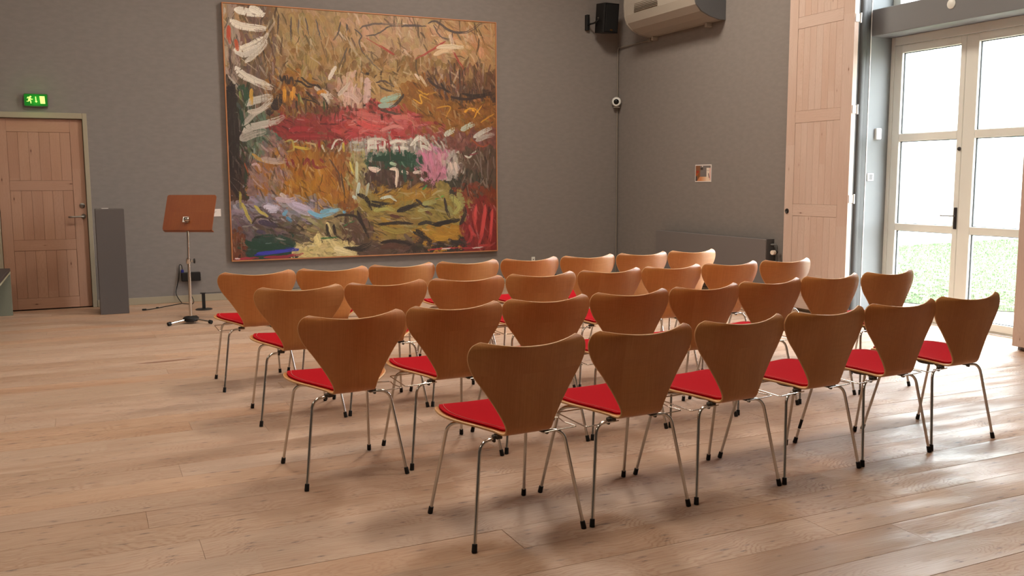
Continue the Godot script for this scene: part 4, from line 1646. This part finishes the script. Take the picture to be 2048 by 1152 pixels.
func chair_prototype() -> Node3D:
	var o := Node3D.new()
	o.name = "beech_chair"
	var sm := shell_meshes()
	var sh := obj("shell", sm[0], M.beech[0], o)
	tag(obj("plywood_edge", sm[1], M.ply_edge, sh), "paler cut plywood edge")
	var pad := obj("seat_pad", pad_mesh(), M.felt, o)
	tag(obj("stitching", stitch_mesh(), M.thread, pad), "pale stitched seam")
	pad.set_meta("label", "red felt seat pad")
	for front in [false, true]:
		for s in [-1.0, 1.0]:
			var foot := Vector3(0.221 * s, 0.0, -0.450) if front else Vector3(0.240 * s, 0.0, 0.0)
			var bend := Vector3(0.180 * s, 0.402, -0.350) if front else Vector3(0.182 * s, 0.392, -0.062)
			var inner := Vector3(0.035 * s, 0.407, -0.240) if front else Vector3(0.095 * s, 0.396, -0.082)
			var d := (bend - foot).normalized()
			var g := Geo.new()
			var path := [foot + d * 0.012, bend, inner]
			if not front:
				path.append(Vector3(0.035 * s, 0.404, -0.175))
			tube(g, rounded(path, 0.045, 7), 0.0069, 12)
			var leg := obj("leg", g, M.chrome, o)
			g = Geo.new()
			var up := d
			var side := up.cross(Vector3(0, 0, 1)).normalized()
			var fwd := side.cross(up).normalized()
			lathe(g, [Vector2(0, 0.0), Vector2(0.0098, 0.0), Vector2(0.0106, 0.003), Vector2(0.0098, 0.030), Vector2(0.0072, 0.032), Vector2(0.0, 0.032)], 14, Transform3D(Basis(side, up, fwd), foot + Vector3(0, 0.001, 0)))
			obj("foot_cap", g, M.rubber, leg)
	for s in [-1.0, 1.0]:
		var g := Geo.new()
		box(g, Vector3(0.098 * s, 0.4005, -0.078), Vector3(0.026, 0.017, 0.030), 0.003)
		box(g, Vector3(0.116 * s, 0.395, -0.078), Vector3(0.012, 0.028, 0.018), 0.003)
		obj("mount", g, M.bracket, o)
	var g := Geo.new()
	lathe(g, [Vector2(0, 0.0), Vector2(0.070, 0.0), Vector2(0.075, 0.006), Vector2(0.070, 0.022), Vector2(0, 0.022)], 24, Transform3D(Basis.IDENTITY, Vector3(0, 0.394, -0.205)))
	obj("hub_plate", g, M.bracket, o)
	return o

func link_mesh(side: float) -> ArrayMesh:
	var g := Geo.new()
	if side < 0:
		tube(g, rounded([Vector3(-0.085, 0.399, -0.050), Vector3(-0.252, 0.399, -0.030), Vector3(-0.243, 0.401, -0.272), Vector3(-0.09, 0.405, -0.262)], 0.012, 4), 0.0026, 7)
	else:
		tube(g, rounded([Vector3(0.085, 0.395, -0.055), Vector3(0.250, 0.395, -0.070), Vector3(0.238, 0.396, -0.150), Vector3(0.250, 0.397, -0.215), Vector3(0.09, 0.404, -0.225)], 0.010, 4), 0.0026, 7)
	return g.mesh()

const ROWS := [
	[[1.471, -2.996, 0.063], [1.987, -3.023, 0.049], [2.506, -3.055, 0.075], [3.014, -3.090, 0.064], [3.522, -3.127, 0.059], [4.029, -3.165, 0.044]],
	[[1.062, -3.940, 0.078], [1.576, -4.008, 0.044], [2.086, -4.045, 0.037], [2.594, -4.069, 0.042], [3.102, -4.101, 0.067], [3.608, -4.153, 0.074], [4.115, -4.200, 0.067], [4.623, -4.223, 0.090]],
	[[1.068, -5.094, -0.013], [1.576, -5.106, 0.003], [2.085, -5.107, 0.011], [2.600, -5.122, 0.028], [3.109, -5.129, 0.045], [3.618, -5.157, 0.042], [4.126, -5.176, 0.031], [4.635, -5.181, 0.068]],
	[[0.999, -6.061, 0.032], [1.507, -6.096, 0.041], [2.013, -6.143, 0.054], [2.522, -6.159, 0.035], [3.031, -6.162, 0.061], [3.540, -6.174, 0.046], [4.049, -6.189, 0.054], [4.557, -6.217, 0.060]]]

func build_chairs() -> void:
	var proto := chair_prototype()
	var left := link_mesh(-1.0)
	var right := link_mesh(1.0)
	var row_name := ["the row nearest the camera", "the second row from the camera", "the third row from the camera", "the row nearest the painting"]
	var order := ["leftmost chair", "second chair from left", "third chair from left", "fourth chair from left", "fifth chair from left", "sixth chair from left", "seventh chair from left", "rightmost chair"]
	var r := RandomNumberGenerator.new()
	r.seed = 5
	for i in ROWS.size():
		for k in ROWS[i].size():
			var c: Node3D = proto.duplicate()
			c.name = named(self, "beech_chair")
			add_child(c, true)
			c.position = Vector3(ROWS[i][k][0], 0, ROWS[i][k][1])
			c.rotation.y = ROWS[i][k][2]
			var is_last: bool = k == ROWS[i].size() - 1
			tag(c, "beech chair with red pad, %s in %s" % [order[7 if is_last else k].replace(" chair", ""), row_name[i]], "chair", "beech shell chairs in four linked rows")
			(c.get_child(0) as MeshInstance3D).material_override = M.beech[r.randi_range(0, 5)]
			if k > 0 or i == 3:
				obj("link_wire", left, M.chrome, c)
			if not is_last:
				obj("link_wire", right, M.chrome, c)
			if i == 0 and k == 4:
				# a turn of black tape low on its front left leg
				var foot := Vector3(-0.221, 0.0, -0.450)
				var up := (Vector3(-0.180, 0.402, -0.350) - foot).normalized()
				var g := Geo.new()
				tube(g, PackedVector3Array([foot + up * 0.085, foot + up * 0.135]), 0.0078, 12)
				tag(obj("tape", g, M.rubber, c), "black tape wound round the leg")
	proto.free()

# ------------------------------------------------------------------ things along the back wall, left
func build_left_side() -> void:
	# bench running towards the camera
	var o := thing("bench", "dark topped bench with pale green end panel beside the pine door", "bench", Vector3(-0.95, 0, -9.6))
	var g := Geo.new()
	span(g, Vector3(-0.25, 0.452, -0.99), Vector3(0.228, 0.486, 0.95), 0.004)
	obj("bench_top", g, M.bench_top, o)
	g = Geo.new()
	span(g, Vector3(-0.25, 0.434, -0.98), Vector3(0.230, 0.4515, 0.95), 0.002)
	obj("bench_edge", g, M.bench_edge, o)
	for z in [-0.97, 0.75]:
		g = Geo.new()
		span(g, Vector3(-0.25, 0.0, z - 0.02), Vector3(0.228, 0.4335, z + 0.0), 0.003)
		obj("end_panel", g, M.bench_panel, o)
	# plinth
	o = thing("plinth", "tall dark grey plinth standing beside the pine door", "plinth", Vector3(0.230, 0, -10.355))
	g = Geo.new()
	box(g, Vector3(0, 0.540, 0), Vector3(0.273, 1.080, 0.29), 0.003)
	obj("plinth_body", g, M.plinth, o)
	o = thing("label_card", "small white card lying on top of the grey plinth", "label", Vector3(0.19, 1.0801, -10.44), 0.2)
	g = Geo.new()
	box(g, Vector3(0, 0.003, 0), Vector3(0.065, 0.006, 0.04), 0.001)
	obj("card", g, M.paper, o)
	build_music_stand()
	# wall label with a few lines of print
	o = thing("wall_label", "small white wall label left of the painting", "label", Vector3(1.333, 1.003, ZW))
	g = Geo.new()
	box(g, Vector3(0, 0, 0.0035), Vector3(0.150, 0.086, 0.005), 0.001)
	obj("card", g, M.paper, o)
	for k in 3:
		g = Geo.new()
		box(g, Vector3(-0.012 - 0.008 * k, 0.012 - 0.012 * k, 0.0063), Vector3(0.075 - 0.016 * k, 0.003, 0.0004), 0.0)
		obj("printed_line", g, plain(Color(0.45, 0.43, 0.42), 0.8), o)
	# black power box on the wall and its cable
	o = thing("power_box", "black power supply box on the wall behind the music stand", "box", Vector3(1.049, 0.290, ZW))
	g = Geo.new()
	box(g, Vector3(0, 0, 0.032), Vector3(0.205, 0.098, 0.062), 0.006)
	obj("box_body", g, M.black, o)
	for k in 3:
		g = Geo.new()
		box(g, Vector3(0.104, 0.028 - 0.028 * k, 0.034), Vector3(0.006, 0.012, 0.018), 0.001)
		obj("port", g, M.steel, o)
	g = Geo.new()
	box(g, Vector3(-0.088, 0.064, 0.03), Vector3(0.030, 0.036, 0.022), 0.004)
	obj("plug", g, M.blue_plug, o)
	o = thing("power_cable", "thin black cable hanging from the power box to the floor", "cable", Vector3(0, 0, 0))
	g = Geo.new()
	tube(g, smooth_path([Vector3(0.961, 0.374, ZW + 0.03), Vector3(0.955, 0.42, ZW + 0.03), Vector3(0.934, 0.425, ZW + 0.022), Vector3(0.928, 0.36, ZW + 0.02), Vector3(0.915, 0.255, ZW + 0.02), Vector3(0.884, 0.12, ZW + 0.022), Vector3(0.905, 0.05, ZW + 0.05), Vector3(0.930, 0.006, ZW + 0.12), Vector3(0.90, 0.005, -10.70), Vector3(0.794, 0.005, -10.60), Vector3(0.628, 0.005, -10.43), Vector3(0.53, 0.005, -10.36)]), 0.0045, 7)
	obj("cord", g, M.rubber, o)
	g = Geo.new()
	tube(g, smooth_path([Vector3(0.93, 0.0052, -10.745), Vector3(0.98, 0.005, -10.66), Vector3(1.03, 0.006, -10.63), Vector3(1.055, 0.03, -10.72), Vector3(1.03, 0.12, -10.83), Vector3(1.04, 0.238, ZW + 0.03)]), 0.004, 7)
	obj("cord", g, M.rubber, o)
	g = Geo.new()
	box(g, Vector3(0.518, 0.010, -10.352), Vector3(0.045, 0.018, 0.022), 0.004)
	obj("connector", g, M.rubber, o)
	g = Geo.new()
	box(g, Vector3(0.655, 0.0085, -10.455), Vector3(0.03, 0.015, 0.015), 0.004)
	obj("connector", g, M.rubber, o)
	# low barrier: posts on disc feet and a black cord in front of the painting
	var posts := [Vector3(1.099, 0, -10.145), Vector3(3.2, 0, -10.145), Vector3(5.30, 0, -10.10)]
	var who := ["left of the chairs", "behind the chairs, middle of the painting", "behind the chairs near the corner"]
	for k in 3:
		o = thing("barrier_post", "low black barrier post on a round foot, " + who[k], "post", posts[k], 0, "low barrier posts before the painting")
		g = Geo.new()
		lathe(g, [Vector2(0, 0.012), Vector2(0.078, 0.011), Vector2(0.088, 0.006), Vector2(0.088, 0.0), Vector2(0, 0.0)], 28)
		tag(obj("foot", g, M.handle_dark, o), "dark steel disc foot")
		g = Geo.new()
		box(g, Vector3(0, 0.093, 0), Vector3(0.034, 0.163, 0.016), 0.002)
		obj("upright", g, M.black, o)
		g = Geo.new()
		box(g, Vector3(-0.004, 0.177, 0), Vector3(0.055, 0.009, 0.018), 0.002)
		obj("clip", g, M.black, o)
		if k < 2:
			var reach: Vector3 = posts[k + 1] - posts[k]
			g = Geo.new()
			tube(g, PackedVector3Array([Vector3(0.018, 0.178, 0.011), reach + Vector3(-0.034, 0.178, 0.011)]), 0.0028, 6)
			obj("cord", g, M.rubber, o)

func smooth_path(p: Array) -> PackedVector3Array:
	var out := PackedVector3Array()
	for k in p.size() - 1:
		var a: Vector3 = p[maxi(k - 1, 0)]
		var b: Vector3 = p[k]
		var c: Vector3 = p[k + 1]
		var d: Vector3 = p[mini(k + 2, p.size() - 1)]
		for s in 5:
			out.append(b.cubic_interpolate(c, a, d, s / 5.0))
	out.append(p[p.size() - 1])
	return out

func build_music_stand() -> void:
	var o := thing("music_stand", "chrome music stand with a tilted wooden desk", "music stand", Vector3(0.875, 0, -9.22))
	# hub and three legs
	var g := Geo.new()
	lathe(g, [Vector2(0, 0.018), Vector2(0.055, 0.018), Vector2(0.074, 0.028), Vector2(0.074, 0.052), Vector2(0.060, 0.064), Vector2(0.02, 0.070), Vector2(0, 0.070)], 28)
	obj("hub", g, M.black, o)
	for d in [Vector3(-0.215, 0, 0.115), Vector3(0.168, 0, 0.16), Vector3(0.07, 0, -0.235)]:
		g = Geo.new()
		var u: Vector3 = d.normalized()
		tube(g, PackedVector3Array([u * 0.06 + Vector3(0, 0.040, 0), d + Vector3(0, 0.022, 0)]), 0.009, 10)
		var leg := obj("leg", g, M.chrome, o)
		g = Geo.new()
		tube(g, PackedVector3Array([d * 0.90 + Vector3(0, 0.024, 0), d * 1.02 + Vector3(0, 0.0195, 0)]), 0.0185, 14)
		obj("rubber_foot", g, M.rubber, leg)
	# telescopic pole
	g = Geo.new()
	tube(g, PackedVector3Array([Vector3(0, 0.06, 0), Vector3(0.004, 0.60, 0)]), 0.0150, 14)
	obj("lower_pole", g, M.chrome, o)
	g = Geo.new()
	tube(g, PackedVector3Array([Vector3(0.004, 0.58, 0), Vector3(0.008, 0.935, 0)]), 0.0115, 14)
	obj("upper_pole", g, M.chrome, o)
	g = Geo.new()
	lathe(g, [Vector2(0.017, 0.575), Vector2(0.021, 0.580), Vector2(0.021, 0.622), Vector2(0.014, 0.628)], 18)
	tube(g, PackedVector3Array([Vector3(0.015, 0.60, 0), Vector3(0.048, 0.60, 0)]), 0.006, 8)
	obj("collar", g, M.chrome, o)
	g = Geo.new()
	lathe(g, [Vector2(0, 0.0), Vector2(0.018, 0.0), Vector2(0.024, 0.004), Vector2(0.024, 0.014), Vector2(0.012, 0.018), Vector2(0, 0.018)], 16, Transform3D(Basis(Vector3(0, 0, 1), -PI * 0.5), Vector3(0.046, 0.60, 0)))
	obj("clamp_knob", g, M.black, o)
	g = Geo.new()
	lathe(g, [Vector2(0.0135, 0.905), Vector2(0.017, 0.908), Vector2(0.017, 0.935), Vector2(0.009, 0.940)], 16, Transform3D(Basis.IDENTITY, Vector3(0.007, 0, 0)))
	tube(g, PackedVector3Array([Vector3(0.008, 0.93, 0), Vector3(0.008, 1.0, -0.005)]), 0.0065, 10)
	obj("collar", g, M.chrome, o)
	g = Geo.new()
	tube(g, PackedVector3Array([Vector3(0.02, 0.920, 0.0), Vector3(0.05, 0.918, 0.0)]), 0.0085, 10)
	obj("clamp_knob", g, M.black, o)
	# tilted desk, its back towards the camera
	var desk := Node3D.new()
	desk.name = "desk"
	o.add_child(desk)
	desk.position = Vector3(0.008, 1.010, -0.012)
	desk.basis = Basis(Vector3.UP, -0.52) * Basis(Vector3.RIGHT, -0.42)
	g = Geo.new()
	prism(g, round_rect(0.485, 0.362, 0.020), -0.016, -0.004, Transform3D(Basis.IDENTITY, Vector3(0.012, 0.062, 0)))
	var bd := obj("desk_board", g, M.desk, desk)
	bd.set_meta("label", "varnished wooden desk board")
	g = Geo.new()
	span(g, Vector3(-0.2305, -0.119, -0.065), Vector3(0.2545, -0.108, -0.0165), 0.003, 0)
	obj("ledge", g, M.desk, desk)
	g = Geo.new()
	box(g, Vector3(-0.012, -0.012, -0.001), Vector3(0.060, 0.058, 0.006), 0.002)
	lathe(g, [Vector2(0, -0.024), Vector2(0.019, -0.024), Vector2(0.022, -0.018), Vector2(0.022, 0.018), Vector2(0.019, 0.024), Vector2(0, 0.024)], 18, Transform3D(Basis(Vector3(0, 0, 1), PI * 0.5), Vector3(0.008, -0.018, 0.018)))
	obj("swivel", g, M.chrome, desk)

# ------------------------------------------------------------------ things on the right wall and in the corner
func build_right_side() -> void:
	# wall heater
	var o := thing("wall_heater", "large beige air heater mounted high on the right wall", "heater", Vector3(0, 0, 0))
	var prof := PackedVector2Array([Vector2(6.68, 3.150), Vector2(6.60, 3.150), Vector2(6.47, 3.178), Vector2(6.355, 3.225), Vector2(6.285, 3.295), Vector2(6.255, 3.385), Vector2(6.245, 3.52), Vector2(6.26, 3.72), Vector2(6.32, 3.84), Vector2(6.68, 3.88)])
	var g := Geo.new()
	prism(g, prof, -10.03, -8.615)
	obj("heater_body", g, M.heater, o)
	var cap := PackedVector2Array()
	for p in prof:
		cap.append(Vector2(6.68 + (p.x - 6.68) * 1.012, 3.5 + (p.y - 3.5) * 1.012))
	g = Geo.new()
	prism(g, cap, -8.614, -8.59, Transform3D.IDENTITY, true)
	tag(obj("end_cap", g, M.heater_end, o), "dark grey end cap")
	g = Geo.new()
	prism(g, cap, -10.055, -10.031, Transform3D.IDENTITY, true)
	obj("end_cap", g, M.heater, o)
	for k in 6:
		g = Geo.new()
		box(g, Vector3(6.2465 + 0.0012 * k, 3.405 + 0.018 * k, -9.57), Vector3(0.014, 0.010, 0.50), 0.002, 2, Vector2.ZERO)
		obj("grille_slat", g, M.heater_slot, o)
	for e in [-9.95, -8.85]:
		g = Geo.new()
		span(g, Vector3(6.60, 3.10, e - 0.02), Vector3(6.68, 3.149, e + 0.02), 0.003)
		obj("bracket", g, M.heater, o)
	# pipes
	o = thing("wall_conduit", "thin grey conduit running up the corner and across to the heater", "conduit", Vector3.ZERO)
	g = Geo.new()
	tube(g, rounded([Vector3(6.655, 0.085, ZW + 0.020), Vector3(6.655, 3.125, ZW + 0.020), Vector3(6.660, 3.125, -10.1)], 0.03), 0.009, 8)
	obj("pipe", g, M.conduit, o)
	g = Geo.new()
	box(g, Vector3(6.655, 3.125, -10.08), Vector3(0.05, 0.04, 0.06), 0.006)
	obj("junction", g, M.conduit, o)
	# loudspeaker on its bracket
	o = thing("loudspeaker", "black loudspeaker on a bracket high in the corner", "loudspeaker", Vector3(6.335, 3.455, -10.63))
	var tilt := Basis(Vector3.UP, 0.06) * Basis(Vector3.RIGHT, 0.10)
	g = Geo.new()
	var body := PackedVector2Array([Vector2(-0.085, -0.125), Vector2(0.085, -0.125), Vector2(0.118, 0.10), Vector2(0.105, 0.125), Vector2(-0.105, 0.125), Vector2(-0.118, 0.10)])
	prism(g, body, -0.185, 0.185, Transform3D(tilt * Basis(Vector3.RIGHT, -PI * 0.5) * Basis.from_scale(Vector3(1, -1, 1)), Vector3.ZERO))
	obj("cabinet", g, M.black, o)
	g = Geo.new()
	box(g, Vector3(0, 0, 0.126), Vector3(0.185, 0.345, 0.008), 0.003, 1, Vector2.ZERO, Transform3D(tilt, Vector3.ZERO))
	obj("grille", g, M.dark_grille, o)
	g = Geo.new()
	box(g, Vector3(0.0, -0.150, 0.1305), Vector3(0.034, 0.014, 0.003), 0.001, 1, Vector2.ZERO, Transform3D(tilt, Vector3.ZERO))
	tag(obj("badge", g, M.brass, o), "small brass badge")
	g = Geo.new()
	span(g, Vector3(-0.185, -0.13, ZW + 10.63), Vector3(-0.14, 0.07, ZW + 10.63 + 0.06), 0.004)
	tube(g, rounded([Vector3(-0.163, -0.06, -0.20), Vector3(-0.150, -0.06, -0.04), Vector3(-0.115, -0.02, 0.0)], 0.03), 0.012, 8)
	obj("wall_bracket", g, M.black, o)
	g = Geo.new()
	lathe(g, [Vector2(0, 0.014), Vector2(0.010, 0.012), Vector2(0.012, 0.0)], 12, Transform3D(Basis(Vector3(0, 0, 1), PI * 0.5), Vector3(-0.118, 0.0, 0.0)))
	obj("bolt", g, M.steel, o)
	# dome camera in the corner
	o = thing("dome_camera", "small white round sensor with black dome in the corner", "camera", Vector3(6.605, 2.402, -10.80), -0.62)
	g = Geo.new()
	lathe(g, [Vector2(0, -0.035), Vector2(0.045, -0.035), Vector2(0.062, -0.01), Vector2(0.064, 0.010), Vector2(0.054, 0.024), Vector2(0.036, 0.026)], 28, Transform3D(Basis(Vector3.RIGHT, PI * 0.5), Vector3.ZERO))
	obj("housing", g, M.sensor_white, o)
	g = Geo.new()
	lathe(g, [Vector2(0.037, 0.022), Vector2(0.034, 0.036), Vector2(0.024, 0.048), Vector2(0.012, 0.053), Vector2(0, 0.054)], 24, Transform3D(Basis(Vector3.RIGHT, PI * 0.5), Vector3.ZERO))
	obj("dome", g, M.dome, o)
	g = Geo.new()
	box(g, Vector3(0, -0.072, -0.012), Vector3(0.085, 0.012, 0.05), 0.003)
	obj("mount", g, M.conduit, o)
	# photograph pinned to the wall: print of the same room
	o = thing("photo_print", "small colour photograph of the room fixed to the right wall", "photograph", Vector3(XW, 1.427, -8.945))
	g = Geo.new()
	box(g, Vector3(-0.003, 0, 0), Vector3(0.005, 0.205, 0.312), 0.001)
	obj("paper", g, M.paper, o)
	g = Geo.new()
	var nn := Vector3(-1, 0, 0)
	g.quad(Vector3(-0.0058, -0.092, -0.146), Vector3(-0.0058, -0.092, 0.146), Vector3(-0.0058, 0.092, 0.146), Vector3(-0.0058, 0.092, -0.146), nn, nn, nn, nn, Vector2(0, 1), Vector2(1, 1), Vector2(1, 0), Vector2(0, 0))
	var pm := plain(Color.WHITE, 0.5)
	pm.albedo_texture = photo_texture()
	obj("print", g, pm, o)
	# radiator
	o = thing("radiator", "long flat grey radiator under the photograph", "radiator", Vector3(6.515, 0, 0))
	g = Geo.new()
	span(g, Vector3(0, 0.155, -9.68), Vector3(0.018, 0.724, -7.62), 0.005)
	obj("front_panel", g, M.radiator, o)
	g = Geo.new()
	span(g, Vector3(0.019, 0.160, -9.67), Vector3(0.120, 0.720, -7.64), 0.004)
	obj("convector", g, M.radiator_side, o)
	g = Geo.new()
	span(g, Vector3(0.019, 0.155, -7.639), Vector3(0.121, 0.724, -7.622), 0.003)
	obj("side_panel", g, M.radiator_side, o)
	for z in [-9.2, -8.1]:
		g = Geo.new()
		span(g, Vector3(0.121, 0.25, z - 0.02), Vector3(0.168, 0.62, z + 0.02), 0.002)
		obj("bracket", g, M.radiator_side, o)
		g = Geo.new()
		span(g, Vector3(0.05, 0.0, z - 0.02), Vector3(0.08, 0.159, z + 0.02), 0.002)
		obj("leg", g, M.radiator_side, o)
	g = Geo.new()
	tube(g, rounded([Vector3(0.075, 0.665, -7.63), Vector3(0.110, 0.665, -7.575), Vector3(0.112, 0.62, -7.575), Vector3(0.112, 0.0, -7.575)], 0.025), 0.0105, 12)
	obj("supply_pipe", g, M.pipe_grey, o)
	g = Geo.new()
	tube(g, PackedVector3Array([Vector3(0.112, 0.585, -7.575), Vector3(0.070, 0.585, -7.560)]), 0.017, 14)
	obj("valve_body", g, M.black, o)
	g = Geo.new()
	tube(g, PackedVector3Array([Vector3(0.070, 0.585, -7.560), Vector3(0.030, 0.587, -7.548)]), 0.024, 18)
	tag(obj("valve_knob", g, M.valve, o), "cream thermostat knob")
	# socket low on the back wall
	o = thing("wall_socket", "small pale wall socket low on the back wall near the corner", "socket", Vector3(5.379, 0.312, ZW))
	g = Geo.new()
	box(g, Vector3(0, 0, 0.007), Vector3(0.050, 0.055, 0.012), 0.003)
	obj("plate", g, M.window_frame, o)
	g = Geo.new()
	box(g, Vector3(0, -0.006, 0.0135), Vector3(0.012, 0.014, 0.002), 0.0)
	obj("hole", g, M.black, o)

func photo_texture() -> ImageTexture:
	var im := Image.create(146, 92, false, Image.FORMAT_RGB8)
	im.fill(Color(0.47, 0.44, 0.43))
	im.fill_rect(Rect2i(0, 0, 45, 92), Color(0.50, 0.33, 0.22))
	im.fill_rect(Rect2i(8, 30, 24, 14), Color(0.62, 0.20, 0.12))
	im.fill_rect(Rect2i(4, 46, 18, 12), Color(0.70, 0.32, 0.14))
	im.fill_rect(Rect2i(20, 50, 16, 20), Color(0.48, 0.32, 0.18))
	im.fill_rect(Rect2i(0, 64, 14, 28), Color(0.27, 0.26, 0.27))
	im.fill_rect(Rect2i(48, 12, 24, 14), Color(0.25, 0.22, 0.20))
	im.fill_rect(Rect2i(62, 2, 8, 6), Color(0.95, 0.90, 0.85))
	for y in range(66, 92):
		for x in range(14, 146):
			if x > 40 - (y - 66):
				im.set_pixel(x, y, Color(0.78, 0.52, 0.34).lerp(Color(0.92, 0.82, 0.72), clampf((x - 50) / 60.0, 0.0, 1.0)))
	im.fill_rect(Rect2i(106, 14, 40, 54), Color(0.90, 0.84, 0.78))
	im.fill_rect(Rect2i(108, 28, 24, 2), Color(0.55, 0.52, 0.50))
	im.fill_rect(Rect2i(134, 14, 12, 70), Color(0.86, 0.68, 0.64))
	for k in 26:
		im.fill_rect(Rect2i(122 + k / 3, 46 + k, 6, 2), Color(0.28, 0.18, 0.18))
	return tex(im)
